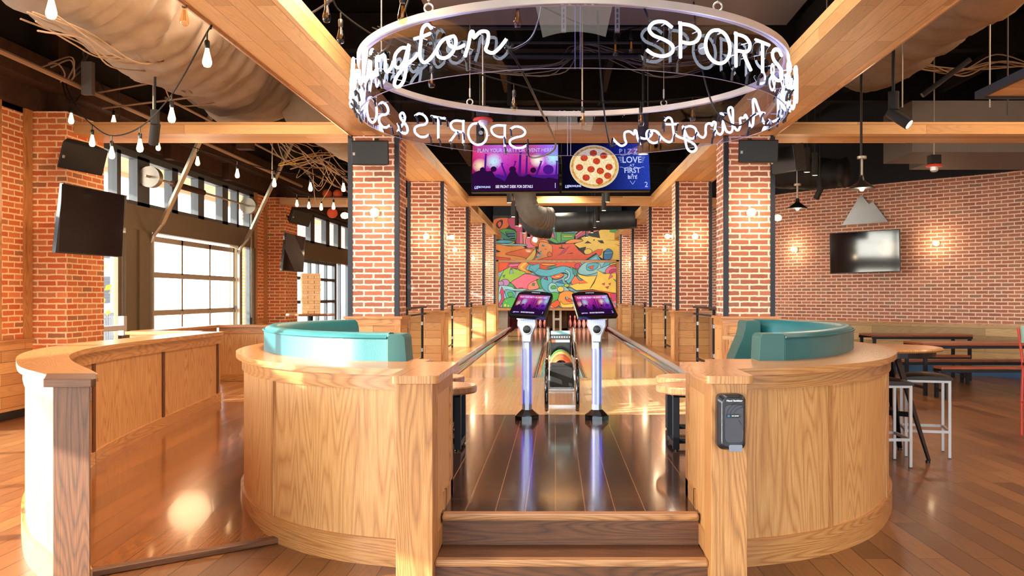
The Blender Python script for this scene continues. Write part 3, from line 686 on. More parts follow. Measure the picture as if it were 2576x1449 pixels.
# ------------------------------------------------------------------ teal booths
def booth(s,x_start,label,pts,endpts):
    t=thing('booth_seat',label,'booth',(s*1.5,7,PZ))
    prof=[]  # path of the outer face, sweep of a cross-section: (inward offset, z)
    sec=[(0,PZ),(0,1.235),(.012,1.262),(.04,1.278),(.09,1.276),(.125,1.25),(.14,1.2),(.155,1.0),(.2,.8),(.24,PZ)]
    vs=[];fs=[];n=len(sec);path=pts
    for i,p in enumerate(path):
        for d,z in sec:
            q=offset(path,-d*s*-1 if False else d*(-s))[i] if False else None
        pass
    offs=[offset(path,(-d if s<0 else d)) for d,z in sec]
    for i in range(len(path)):
        for k,(d,z) in enumerate(sec): vs.append((offs[k][i][0],offs[k][i][1],z))
    for i in range(len(path)-1):
        for k in range(n-1): fs.append((i*n+k,(i+1)*n+k,(i+1)*n+k+1,i*n+k+1))
    fs.append(tuple(range(n))); fs.append(tuple((len(path)-1)*n+k for k in range(n)))
    MB().add(vs,fs).build('backrest',M['teal'],t,smooth=True)
    # seat cushion following inside
    a=offset(path,(-.2 if s<0 else .2)); b=offset(path,(-.68 if s<0 else .68))
    MB().ribbon(a,b,.72,.80).build('seat_cushion',M['teal'],t,smooth=True,bevel=.02)
    a=offset(path,(-.2 if s<0 else .2)); b=offset(path,(-.6 if s<0 else .6))
    MB().ribbon(a,b,PZ,.72).build('seat_base',M['black_matte'],t)
    # piping along the top edge
    MB().tube([(x,y,1.247) for x,y in offset(path,(.004 if s<0 else -.004))],.007,6).build('piping',M['teal'],t,smooth=True)
    for (x0,x1,y0,y1,fl) in endpts:
        # end block with flared edge, seen from the front
        w=x1-x0; zt=1.268
        k=abs(fl)-1; pr=[(0,PZ),(0,zt-.01),(.01,zt),(w-.02,zt),(w-.003,zt-.02),(w+.0,zt-.07),(w+.02*k,zt-.15),(w+.06*k,zt-.24),(w+.10*k,zt-.34),(w+.14*k,zt-.6),(w+.15*k,PZ)]
        q=[((x0+p[0]) if fl>0 else (x1-p[0]),p[1]) for p in pr]
        MB().prism(q,'y',y0,y1).build('end_panel',M['teal_shaded'],t,bevel=.006)
    return t
BL=cr2([(-1.03,5.35),(-1.4,5.47),(-1.82,5.88),(-2.16,6.5),(-2.33,7.1),(-2.34,7.6),(-2.24,8.05),(-2.02,8.5)],5)
BR=cr2([(1.42,5.40),(1.66,5.6),(1.95,5.98),(2.25,6.6),(2.42,7.2),(2.42,7.7),(2.3,8.15),(2.02,8.6)],5)
booth(-1,0,'teal leather booth seat set in the curved half wall left of the steps',BL,[(-1.03,-.915,5.345,5.58,1.35),(-2.12,-2.00,8.33,8.55,1.3)])
booth(1,0,'teal leather booth seat set in the curved half wall right of the steps',BR,[(1.26,1.42,5.40,5.62,-1.2),(1.80,1.95,8.3,8.65,-2.0)])
# ------------------------------------------------------------------ round stools beside the booths
def stool():
    t=thing('round_table','x','table',(0,0,0))
    MB().lathe([(0,.43),(.262,.43),(.27,.44),(.27,.478),(.262,.487),(0,.487)],n=40).build('table_top',M['round_top'],t,local=True)
    for x in (-.14,.14): MB().box(x-.025,x+.025,-.2,-.15,0.012,.43).box(x-.025,x+.025,.15,.2,0.012,.43).box(x-.025,x+.025,-.15,.15,.03,.07).build('leg_frame',M['black_steel'],t,local=True,bevel=.003)
    MB().box(-.115,.115,-.02,.02,.03,.07).build('cross_bar',M['black_steel'],t,local=True); MB().box(-.16,.16,-.2,.2,.41,.43).build('top_plate',M['black_steel'],t,local=True)
    for x in (-.14,.14):
        for y in (-.175,.175): MB().cyl((x,y,0),(x,y,.02),.018,10).build('foot',M['black'],t,local=True)
    return t
M['round_top']=wood('round_top_wood',(170,118,82),(146,98,66),(98,62,42),.3,1.0,coat=.3)
s0=stool(); g='low round stools beside the booths'
s0.location=(-.885,6.85,PZ); s0['label']='low round wooden stool on a black frame, left side, nearer of its pair'; s0['group']=g; s0['category']='stool'
dup(s0,(-1.06,7.6,PZ),0,'low round wooden stool left of the kiosks, farther of its pair'); 
dup(s0,(1.06,6.85,PZ),0,'low round wooden stool on a black frame, right side, nearer of its pair'); dup(s0,(1.145,7.6,PZ),0,'low round wooden stool right of the kiosks, farther of its pair')
for o in bpy.data.objects:
    if o.name.startswith('round_table'): o.name=o.name.replace('round_table','round_stool')

# ------------------------------------------------------------------ text
def text_mesh(body,size,mat,parent,Mx,name='lettering',align='CENTER',sx=1.0,ext=.0005,shear=0,bold=0,spacing=1.0,fit=None):
    cu=bpy.data.curves.new('t','FONT'); cu.body=body; cu.size=size; cu.align_x=align; cu.align_y='CENTER'; cu.extrude=ext; cu.shear=shear; cu.offset=bold; cu.space_character=spacing; cu.resolution_u=3
    o=bpy.data.objects.new('t',cu); COL.objects.link(o); dg=bpy.context.evaluated_depsgraph_get(); dg.update()
    me=bpy.data.meshes.new_from_object(o.evaluated_get(dg)); bpy.data.objects.remove(o); bpy.data.curves.remove(cu)
    me.name=name; me.materials.clear(); me.materials.append(mat)
    if fit:
        ex=[v.co.x for v in me.vertices]; sx=fit/(max(ex)-min(ex))
    me.transform(Matrix.Diagonal((sx,1,1,1))); me.transform(Mx)
    r=bpy.data.objects.new(name,me); COL.objects.link(r); r.parent=parent; WL[r]=WL.get(parent,Vector()); return r
def frame_from(q,L):
    """matrix: local (x right, y up, z to viewer) unit metres, origin at centre of the quad"""
    q=[Vector(p)-L for p in q]; c=sum(q,Vector())/4
    x=((q[1]-q[0])+(q[2]-q[3])).normalized(); y=((q[0]-q[3])+(q[1]-q[2])); y=(y-x*y.dot(x)).normalized(); z=x.cross(y)
    m=Matrix((x,y,z)).transposed().to_4x4(); m.translation=c; return m,((q[1]-q[0]).length+(q[2]-q[3]).length)/2,((q[0]-q[3]).length+(q[1]-q[2]).length)/2
M['txt']=emit('screen_white',(240,230,255),1.3); M['txt_blue']=emit('screen_pale_blue',(190,200,250),1.2)
def screen_party(name,scale=1.0):
    m,n,b,out=newmat(name); uv=n.nodes.new('ShaderNodeUVMap').outputs[0]
    e=n.nodes.new('ShaderNodeEmission'); sp=n.nodes.new('ShaderNodeSeparateXYZ'); n.links.new(uv,sp.inputs[0])
    r=ramp(n,[(0,(226,60,110)),(.3,(236,120,220)),(.5,(220,70,170)),(.7,(240,110,150)),(.85,(214,130,240)),(1,(190,190,255))]); n.links.new(sp.outputs[0],r.inputs[0])
    r2=ramp(n,[(0,(30,8,40)),(.25,(70,20,110)),(.5,(200,120,220)),(1,(255,255,255))]); n.links.new(sp.outputs[1],r2.inputs[0])
    nz=n.nodes.new('ShaderNodeTexNoise'); nz.inputs['Scale'].default_value=6; n.links.new(uv,nz.inputs['Vector'])
    mx=n.nodes.new('ShaderNodeMix'); mx.data_type='RGBA'; mx.blend_type='MULTIPLY'; mx.inputs[0].default_value=1; n.links.new(r.outputs[0],mx.inputs[6]); n.links.new(r2.outputs[0],mx.inputs[7])
    col=mx.outputs[2]
    for (x,y,rad,c) in ((.09,.55,.09,(255,230,190)),(.25,.64,.10,(190,240,255)),(.76,.66,.09,(255,250,230)),(.94,.7,.1,(180,240,240))):
        vd=n.nodes.new('ShaderNodeVectorMath'); vd.operation='DISTANCE'; vd.inputs[1].default_value=(x,y*.56,0)
        cb=n.nodes.new('ShaderNodeCombineXYZ'); n.links.new(sp.outputs[0],cb.inputs[0]); n.links.new(mth(n,'MULTIPLY',sp.outputs[1],.56),cb.inputs[1]); n.links.new(cb.outputs[0],vd.inputs[0])
        k=mth(n,'SUBTRACT',1.0,mth(n,'DIVIDE',vd.outputs['Value'],rad)); k=mth(n,'MAXIMUM',k,0.0); k=mth(n,'POWER',k,.8)
        ad=n.nodes.new('ShaderNodeMix'); ad.data_type='RGBA'; ad.blend_type='MIX'; n.links.new(k,ad.inputs[0]); n.links.new(col,ad.inputs[6]); ad.inputs[7].default_value=(*lin(c),1); col=ad.outputs[2]
    n.links.new(col,e.inputs[0]); e.inputs[1].default_value=scale; n.links.new(e.outputs[0],out.inputs['Surface']); return m
M['party']=screen_party('party_screen',1.15); M['party_dim']=screen_party('party_screen_kiosk',.75)
M['sil']=emit('silhouette',(46,14,62),1); M['sil2']=emit('silhouette_far',(120,30,110),1); M['sil3']=emit('silhouette_mid',(80,26,140),1)
def quad_local(mw,pts,z): return [mw @ Vector((x,y,z)) for x,y in pts]
def flat(parent,name,mat,mw,polys,z,uvbox=None):
    f=MB()
    for pl in polys:
        vs=quad_local(mw,pl,z); tr=tessellate_polygon([[Vector((a,b,0)) for a,b in pl]])
        uv=None
        if uvbox: x0,x1,y0,y1=uvbox; uv=[[((pl[k][0]-x0)/(x1-x0),(pl[k][1]-y0)/(y1-y0)) for k in t] for t in tr]
        f.add(vs,[tuple(t) for t in tr],uv)
    f.v=[p for p in f.v]
    return f.build(name,mat,parent,local=True)
def disc(cx,cy,r,n=18,ry=None): return [(cx+r*math.cos(2*PI*k/n),cy+(ry or r)*math.sin(2*PI*k/n)) for k in range(n)]
def arm(x0,y0,x1,y1,w0,w1):
    d=Vector((x1-x0,y1-y0)).normalized(); nn=Vector((-d.y,d.x))
    return [(x0+nn.x*w0,y0+nn.y*w0),(x1+nn.x*w1,y1+nn.y*w1),(x1-nn.x*w1,y1-nn.y*w1),(x0-nn.x*w0,y0-nn.y*w0)]
def party_art(t,mw,w,h,num,bg,detail=True):
    S=lambda u,v:((u-.5)*w,(v-.5)*h)
    t=flat(t,'screen_picture',bg,mw,[[S(0,0),S(1,0),S(1,1),S(0,1)]],.001,(-w/2,w/2,-h/2,h/2))
    far,near,mid=[],[],[]
    crowd=[(0,0),(0,.36),(.05,.42),(.12,.46),(.18,.42),(.23,.44),(.27,.30),(.33,.26),(.38,.20),(.42,.34),(.46,.48),(.5,.44),(.54,.32),(.6,.3),(.66,.36),(.7,.30),(.76,.28),(.84,.26),(.9,.28),(1,.24),(1,0)]
    near.append([S(*p) for p in crowd])
    mid.append([S(*p) for p in ((.22,.1),(.22,.30),(.3,.36),(.4,.30),(.5,.25),(.62,.36),(.74,.34),(.86,.33),(1,.35),(1,.1))])
    for x0,y0,x1,y1,wd in ((.15,.4,.155,.76,.014),(.55,.3,.56,.80,.017),(.63,.3,.635,.72,.014),(.40,.3,.345,.56,.012),(.74,.3,.80,.60,.014),(.46,.4,.50,.6,.01),(.97,.2,.985,.6,.012)):
        mid.append([(p[0],p[1]) for p in arm(*S(x0,y0),*S(x1,y1),wd*w,wd*w*.7)])
        c=S(x1,y1); 
        for a in (-.5,-.2,.1,.4,.7): mid.append(arm(c[0],c[1],c[0]+math.sin(a)*.03*w,c[1]+math.cos(a)*.03*w,.004*w,.002*w))
    for u,v,r in ((.12,.46,.03),(.25,.47,.035),(.47,.46,.04),(.71,.44,.035)): near.append([ (S(u,v)[0]+a,S(u,v)[1]+b) for a,b in disc(0,0,r*w)])
    mid.append([(S(.885,.45)[0]+a,S(.885,.45)[1]+b) for a,b in disc(0,0,.062*w)])
    flat(t,'crowd_picture',M['sil3'],mw,mid,.0016); flat(t,'crowd_picture',M['sil'],mw,near,.0022)
    cf=[]
    for k in range(40):
        u=rnd.random();v=.5+rnd.random()*.45;a=rnd.random()*PI; c=S(u,v); cf.append(arm(c[0],c[1],c[0]+math.cos(a)*.012*w,c[1]+math.sin(a)*.012*w,.003*w,.003*w))
    flat(t,'confetti_picture',M['sil2'],mw,cf,.0019)
    T=lambda b,u,v,sz,mt='txt',**k: text_mesh(b,sz*h,M[mt],t,mw@Matrix.Translation((*S(u,v),.003)),**k)
    T('PLAN YOUR PARTY OR EVENT HERE!',.5,.875,.12,fit=.88*w)
    T('SEE FRONT DESK FOR DETAILS',.49,.085,.085,fit=.43*w,bold=.0006*w)
    T('U5',.05,.07,.085,'txt_blue',shear=.35,bold=.002*w,fit=.05*w); T('BOWLING',.148,.08,.058,'txt_blue',bold=.0012*w,fit=.135*w)
    T(str(num),.965,.10,.16,'txt_blue',sx=.8)

# ------------------------------------------------------------------ overhead lane screens
def big_tv(name,label,q,th=.06,mat=None,group=None,bez=.018,logo=True):
    L=(Vector(q[2])+Vector(q[3]))/2; t=thing(name,label,'television',L,group=group)
    MB().slab(q,th).build('housing',M['black'],t,bevel=.004)
    mw,w,h=frame_from(q,L)
    pn=[[(-w/2+bez,-h/2+bez*1.4),(w/2-bez,-h/2+bez*1.4),(w/2-bez,h/2-bez),(-w/2+bez,h/2-bez)]]
    if mat: flat(t,'screen',mat,mw,pn,.001)
    return t,mw,w-2*bez,h-2.4*bez
YT=14.0
q=[P(1184,362,YT),P(1407,361,YT),P(1407,482,YT-.25),P(1186,484,YT-.25)]
t,mw,w,h=big_tv('lane_screen','overhead lane screen showing the pink party crowd picture and lane number 1',q,group='overhead lane screens'); party_art(t,mw,w,h,1,M['party'])
q=[P(1412,360,YT),P(1638,358,YT),P(1635,480,YT-.25),P(1413,481,YT-.25)]
t,mw,w,h=big_tv('lane_screen','overhead lane screen showing a pepperoni pizza on dark blue and lane number 2',q,group='overhead lane screens')
def navy(name):
    m,n,b,out=newmat(name); uv=n.nodes.new('ShaderNodeUVMap').outputs[0]; e=n.nodes.new('ShaderNodeEmission'); sp=n.nodes.new('ShaderNodeSeparateXYZ'); n.links.new(uv,sp.inputs[0])
    r=ramp(n,[(0,(14,10,30)),(.45,(22,20,70)),(1,(52,80,210))]); n.links.new(sp.outputs[0],r.inputs[0])
    nz=n.nodes.new('ShaderNodeTexNoise'); nz.inputs['Scale'].default_value=90; nz.inputs['Detail'].default_value=3; n.links.new(uv,nz.inputs['Vector'])
    r2=ramp(n,[(.35,(150,150,150)),(.6,(255,255,255)),(.72,(255,255,255))]); n.links.new(nz.outputs['Fac'],r2.inputs[0])
    mx=n.nodes.new('ShaderNodeMix'); mx.data_type='RGBA'; mx.blend_type='MULTIPLY'; mx.inputs[0].default_value=1; n.links.new(r.outputs[0],mx.inputs[6]); n.links.new(r2.outputs[0],mx.inputs[7])
    n.links.new(mx.outputs[2],e.inputs[0]); n.links.new(e.outputs[0],out.inputs['Surface']); return m
def noisy(name,c1,c2,sc_,s=1.0):
    m,n,b,out=newmat(name); e=n.nodes.new('ShaderNodeEmission'); nz=n.nodes.new('ShaderNodeTexNoise'); nz.inputs['Scale'].default_value=sc_; nz.inputs['Detail'].default_value=5
    tc=n.nodes.new('ShaderNodeTexCoord'); n.links.new(tc.outputs['Object'],nz.inputs['Vector']); r=ramp(n,[(.35,c1),(.62,c2)]); n.links.new(nz.outputs['Fac'],r.inputs[0]); n.links.new(r.outputs[0],e.inputs[0]); e.inputs[1].default_value=s
    n.links.new(e.outputs[0],out.inputs['Surface']); return m
S=lambda u,v:((u-.5)*w,(v-.5)*h)
flat(t,'screen_picture',navy('pizza_screen'),mw,[[S(0,0),S(1,0),S(1,1),S(0,1)]],.001,(-w/2,w/2,-h/2,h/2))
pc=S(.365,.5); pr=.275*w
flat(t,'pizza_picture',emit('pizza_board',(236,214,170),.95),mw,[[(pc[0]+a*pr*1.03,pc[1]+b*pr*1.0) for a,b in disc(0,0,1,40)]],.0015)
flat(t,'pizza_picture',noisy('pizza_crust',(206,130,60),(240,190,110),26),mw,[[(pc[0]+a*pr*.97,pc[1]+.004*w+b*pr*.92) for a,b in disc(0,0,1,40)]],.002)
flat(t,'pizza_picture',noisy('pizza_cheese',(246,206,120),(255,246,214),40),mw,[[(pc[0]+a*pr*.88,pc[1]+.004*w+b*pr*.83) for a,b in disc(0,0,1,40)]],.0025)
pp=[(-.03,.62),(.4,.5),(-.42,.4),(.1,.25),(.62,-.02),(-.62,-.03),(-.14,-.12),(.25,-.2),(.55,-.42),(-.35,-.5),(.2,-.66)]
flat(t,'pizza_picture',noisy('pepperoni',(176,44,28),(224,88,56),60),mw,[[(pc[0]+(u+a*.155)*pr,pc[1]+(v+b*.15)*pr) for a,b in disc(0,0,1,18)] for u,v in pp],.003)
T=lambda b,u,v,sz,mt='txt_blue',**k: text_mesh(b,sz*h,M[mt],t,mw@Matrix.Translation((*S(u,v),.003)),**k)
T('PIZZA',.80,.83,.14,spacing=1.45,sx=1.0); T('LOVE',.80,.64,.19,sx=.85,bold=.002); T('AT',.80,.52,.08); T('FIRST',.80,.41,.16,sx=.85,bold=.002); T('BITE',.80,.26,.1,bold=.001)
T('U5',.045,.07,.085,shear=.35,bold=.003,fit=.05*w); T('BOWLING',.142,.08,.058,bold=.0022,fit=.135*w); T('2',.955,.10,.16,sx=.9)
fl=[]
for sx_ in (-1,1):
    for k in range(4): fl.append(arm(*S(.80+sx_*.115,.70-k*.035),*S(.80+sx_*(.155-k*.008),.70-k*.035),.0022*w,.0022*w))
    for v0,l in ((.755,.15),(.475,.12)):
        pts=[S(.80+sx_*(.02+l*k/8),v0+.012*math.sin(k*1.1)) for k in range(9)]
        for a,b in zip(pts,pts[1:]): fl.append(arm(*a,*b,.002*w,.002*w))
    fl.append(arm(*S(.80+sx_*.05,.32),*S(.80+sx_*.035,.25),.003*w,.001*w)); fl.append(arm(*S(.80+sx_*.03,.19),*S(.80,.11),.002*w,.002*w))
hc=S(.80,.325); fl.append([(hc[0],hc[1]-.012*w),(hc[0]-.012*w,hc[1]+.004*w),(hc[0]-.006*w,hc[1]+.01*w),(hc[0],hc[1]+.005*w),(hc[0]+.006*w,hc[1]+.01*w),(hc[0]+.012*w,hc[1]+.004*w)])
flat(t,'flourish',M['txt_blue'],mw,fl,.003)
t=thing('screen_bracket','black ceiling bracket carrying the two overhead lane screens','bracket',(.1,14.1,4.0))
f=MB().box(-1.2,1.4,13.86,14.18,3.3,3.36).box(-1.2,1.4,14.02,14.18,3.75,3.81)
for x in (-.75,.75): f.box(x-.03,x+.03,14.16,14.22,3.2,5.7)
f.each('pole',M['black_steel'],t)
# side televisions
def tv_off(label,q,group,mat='screen_off',arm_to=None):
    t,mw,w,h=big_tv('television',label,q,.05,M[mat],group,bez=.012)
    if arm_to: c=sum((Vector(p) for p in q),Vector())/4; MB().bar(c+(Vector(arm_to)-c)*.14,arm_to,.06,.06).build('wall_arm',M['black_steel'],t)
    return t
tv_off('large dark television tilted out from the nearest left brick pier',[P(160,460,9.95),P(320,492,11.1),P(303,647,11.02),P(140,636,9.87)],'switched off televisions',arm_to=(-6.22,11.45,2.5))
tv_off('smaller looking dark television on the farther left brick pier',[P(720,585,18.6),P(769,597,19.6),P(762.5,685,19.5),P(710,681,18.5)],'switched off televisions',arm_to=(-6.22,20.4,2.6))
tv_off('bright reflecting television on the right brick wall under the mountain plate',[P(2087,587,17.75),P(2263,576,16.95),P(2264.5,683,16.95),P(2088,689,17.75)],'switched off televisions',arm_to=P(2180,632,18.15))
# ------------------------------------------------------------------ kiosks
M['hub_light']=plain('kiosk_silver',(158,160,176),.25,.6)
def kiosk(X,Yk,s,num,label,q,scr):
    L=(X,Yk,PZ); t=thing('scoring_kiosk',label,'kiosk',L,group='lane scoring kiosks')
    z=lambda y:(EYE+(CY-y)*Yk/F)
    def octo(r,sq=1.0): return r
    R8=Matrix.Rotation(PI/8,3,'Z')
    MB().lathe([(0,PZ),(.122,PZ),(.122,PZ+.038),(.112,PZ+.045),(.058,PZ+.095),(0,PZ+.096)],(X,Yk,0),8,R8).build('base',M['black_gloss'],t)
    hx=Matrix.Rotation(PI/8,3,'Z')
    MB().lathe([(0,PZ+.09),(.049,PZ+.09),(.049,1.08),(0,1.08)],(X,Yk,0),8,hx).build('pole',M['hub_light'],t)
    # head funnel with speaker
    pr=[(-.045,1.06),(.045,1.06),(.05,1.12),(.092,1.22),(.088,1.285),(-.088,1.285),(-.092,1.22),(-.05,1.12)]
    MB().prism([(X+a,b) for a,b in pr],'y',Yk-.055,Yk+.06).build('head',M['hub_light'],t,bevel=.012); hd=[o for o in t.children if o.name.startswith('head')][0]
    Mr=Matrix.Rotation(PI/2,3,'X')
    c=(X,Yk-.055,1.185)
    MB().lathe([(0,.0),(.05,.0),(.05,.008),(.041,.012),(.040,.004),(0,.004)],c,28,Mr).build('speaker_ring',M['silver'],hd,smooth=True)
    MB().lathe([(0,.0),(.039,.0),(.037,.009),(.02,.014),(0,.016)],c,28,Mr).build('speaker',M['black'],hd,smooth=True)
    for dx in (-.02,.022):
        a=.035; MB().bar((X+dx,Yk-.0465,PZ+.15),(X+dx,Yk-.0465,1.0),.013,.002).build('strip_glow',M['led'],t); MB().bar((X+dx,Yk-.048,PZ+.16),(X+dx,Yk-.048,.99),.005,.003).build('light_strip',M['led_white'],t)  # glowing blue backing added for the blue edges of the pale strips
    for dx,dy in ((-.043,-.02),(.043,-.02)): MB().bar((X+dx,Yk+dy,PZ+.15),(X+dx,Yk+dy,1.0),.006,.006).build('light_strip',M['led'],t)
    # blue lights under the monitor
    f=MB()
    for k in range(6): f.obox((X-.05+.02*k,Yk-.065,1.275),.006,.006,.006)
    f.each('light_dot',M['led'],t)
    f=MB().obox((X,Yk-.03,1.288),.19,.12,.02); f.build('bracket',M['silver'],t,bevel=.004)
    # monitor: q = outline TL, TR, BR, BL
    LL=Vector(L); mw,w,h=frame_from(q,LL)
    arc=[(-w/2,-h/2),(w/2,-h/2),(w*.47,h/2-.01)]+[(w*.47*math.cos(PI*k/12)*1.0,h/2-.01+.042*math.sin(PI*k/12)) for k in range(1,12)]+[(-w*.47,h/2-.01)]
    vs=[mw@Vector((a,b,0)) for a,b in arc]+[mw@Vector((a*.97,b*.97,-.045)) for a,b in arc]; n=len(arc)
    fs=[(k,(k+1)%n,n+(k+1)%n,n+k) for k in range(n)]
    for tr in tessellate_polygon([[Vector((a,b,0)) for a,b in arc]]): fs.append(tuple(tr)); fs.append(tuple(n+k for k in reversed(tr)))
    MB().add(vs,fs).build('monitor',M['black_gloss'],t,bevel=.004,local=True)
    m2=mw@Matrix.Translation((0,-.004,.002)); party_art(t,m2,w*.84,h*.84,num,M['party_dim'])
    text_mesh('U5 BOWLING',.014,M['txt'],t,mw@Matrix.Translation((0,h/2+.008,.002)),shear=.2)
    return t
Yk=8.4
kiosk(-.271,Yk,-1,1,'silver scoring kiosk with tilted touch screen, left of the ball return',[P(1299,737,8.52),P(1390,739,8.40),P(1376,799,8.18),P(1281,791,8.30)],None)
kiosk(.397,Yk,1,2,'silver scoring kiosk with tilted touch screen, right of the ball return',[P(1438,739,8.40),P(1537,738,8.52),P(1550,793,8.30),P(1451,798,8.18)],None)
# ------------------------------------------------------------------ ball return
t=thing('ball_return','black ball return with looped tube rails between the two kiosks','ball return',(.068,9.8,PZ))
for s in (-1,1):
    X=.068+s*.158
    lp=[(8.93,.34),(8.86,.42),(8.9,.62),(9.1,.8),(9.5,.86),(10.2,.95),(10.8,1.08),(11.0,1.1),(11.12,1.02),(11.15,.7),(11.12,.40),(11.05,.335)]
    MB().tube(cat_rom([(X,a,b) for a,b in lp],6),.021,10).build('loop_rail',M['black_gloss'],t,smooth=True)
    MB().bar((X-s*.02,9.0,.66),(X-s*.02,10.9,.74),.02,.05).build('side_bar',M['silver'],t)
    MB().bar((X,9.35,.70),(X,9.32,.345),.02).bar((X,10.9,.74),(X,10.9,.33),.02).each('leg',M['silver'],t)
MB().bar((-.09,9.35,.33),(.23,9.35,.33),.03,.02).bar((-.09,10.9,.335),(.23,10.9,.335),.03,.02).each('cross_bar',M['silver'],t)
MB().box(-.06,.195,9.42,9.52,.52,.735).box(-.055,.19,9.46,9.75,.715,.765).build('ball_stop',M['black_matte'],t,bevel=.012)
MB().box(-.07,.205,9.5,11.0,.50,.60).build('ball_tray',M['black_gloss'],t)
# arched painted hood: bands
M['g_orange']=plain('paint_orange',(238,108,44),.45,coat=.2); M['g_yellow']=plain('paint_yellow',(240,206,92),.45); M['g_green']=plain('paint_green',(74,176,84),.45)
M['g_blue']=plain('paint_sky_blue',(88,186,214),.45); M['g_pink']=plain('paint_pink',(236,118,150),.45); M['g_lime']=plain('paint_lime',(160,206,70),.45)
M['g_black']=plain('paint_black',(30,26,26),.5); M['g_magenta']=plain('paint_magenta',(206,66,116),.45); M['g_salmon']=plain('paint_salmon',(250,150,130),.45)
M['g_teal']=plain('paint_teal',(60,150,140),.45); M['g_dkblue']=plain('paint_blue',(44,124,186),.45); M['g_red']=plain('paint_red',(240,92,50),.45); M['g_ltorange']=plain('paint_light_orange',(250,152,66),.45); M['g_pale']=plain('paint_pale_blue',(150,212,226),.45); M['g_lilac']=plain('paint_lilac',(188,140,200),.45)
def hood(y0,y1,z0,r0,r1,mat,nm='hood'):
    vs=[];n=15
    for (y,r,zz) in ((y0,r0,z0),(y1,r1,z0)):
        for k in range(n): a=PI*k/(n-1); vs.append((.068-r*math.cos(a),y,zz+r*1.35*math.sin(a)))
    fs=[(k,k+1,n+k+1,n+k) for k in range(n-1)]
    o=MB().add(vs,fs).build(nm,mat,t,smooth=True); md=o.modifiers.new('thick','SOLIDIFY'); md.thickness=.006; return o
hood(9.75,10.1,.66,.100,.132,M['g_red']); hood(10.1,10.2,.66,.132,.138,M['g_yellow']); hood(10.2,10.35,.66,.138,.143,M['g_ltorange']); hood(10.35,10.6,.66,.143,.146,M['g_green'])
MB().box(-.06,.195,10.95,11.12,.56,1.02).build('rear_housing',M['black_gloss'],t,bevel=.01)
MB().box(-.055,.19,10.98,11.1,1.02,1.065).build('top_cap',M['g_pale'],t,bevel=.008)
f=MB()
for k in range(8): f.lathe([(0,0),(.0105,0),(.009,.003),(0,.0035)],(-.04+.031*k,10.949,.99),12,Matrix.Rotation(PI/2,3,'X'))
f.each('indicator',M['white_metal'],t)
MB().box(-.045,.18,10.944,10.952,.925,.955).build('label_strip',M['white_metal'],t); MB().box(-.045,.0,10.941,10.946,.925,.955).build('warning_patch',M['g_red'],t)
t2=thing('bowling_ball','dark bowling ball sitting at the back of the ball return','ball',(.068,10.78,.60)); MB().lathe([(.1085*math.sin(PI*k/14),-.1085*math.cos(PI*k/14)) for k in range(15)],(.068,10.78,.71),24).build('shell',plain('ball_dark',(60,30,40),.1,coat=1),t2,smooth=True)
# ------------------------------------------------------------------ pins and pit
pit=MB().box(-1.46,-.31,32.3,34.3,.30,PZ).box(.444,1.70,32.3,34.3,.30,PZ); struct(pit.build('pin_deck',M['g_black']))
for k,(x0,x1) in enumerate(((-1.75,-.32),(.455,1.95))):
    struct(MB().box(x0,x1,34.2,34.3,.2,1.3).box(x0,x0+.03,32.35,34.2,.3,1.3).box(x1-.03,x1,32.35,34.2,.3,1.3).box(x0,x1,32.35,34.3,1.24,1.3).build('pit_wall',plain('pit_dark',(60,18,18),.6)))
    light('AREA','pit_light',((x0+x1)/2,32.75,1.2),26,(1,.28,.22),shape='RECTANGLE',size=1.0,size_y=.2)
def pin(label):
    t=thing('bowling_pin',label,'bowling pin')
    pr=[(0,0),(.030,0),(.034,.01),(.055,.09),(.062,.14),(.058,.19),(.040,.25),(.025,.30),(.023,.33),(.029,.38),(.032,.41),(.028,.435),(.015,.452),(0,.456)]
    MB().lathe(pr,n=16).build('pin_body',M['pin'],t,smooth=True,local=True); MB().lathe([(.0268,.29),(.0262,.305),(.0258,.305),(.0258,.29)],n=16).build('stripe',M['red'],t,local=True); MB().lathe([(.0252,.33),(.0262,.345),(.0252,.345),(.024,.33)],n=16).build('stripe',M['red'],t,local=True)
    return t
p0=pin('x'); first=True
rows=['front','second','third','back']; nms=[['head'],['left','right'],['left','middle','right'],['left end','inner left','inner right','right end']]
for side_,cx in (('left',-.90),('right',1.065)):
    for r in range(4):
        for c in range(r+1):
            loc=(cx+(c-r/2)*.335,32.45+r*.29,PZ); lab='bowling pin in the %s row of the %s lane rack, %s position'%(rows[r],side_,nms[r][c])
            if first: p0.location=loc; p0['label']=lab; p0['group']='bowling pins'; first=False
            else: dup(p0,loc,0,lab,'bowling pins')
f=MB().box(-.3,.43,32.2,32.3,PZ,1.1); struct(f.build('kickback_divider',M['joist']))
f=MB().box(-.10,-.02,32.14,32.2,PZ,1.08).box(.15,.23,32.14,32.2,PZ,1.08).box(-.02,.15,32.16,32.2,.62,.7); struct(f.build('divider_trim',M['galv']))
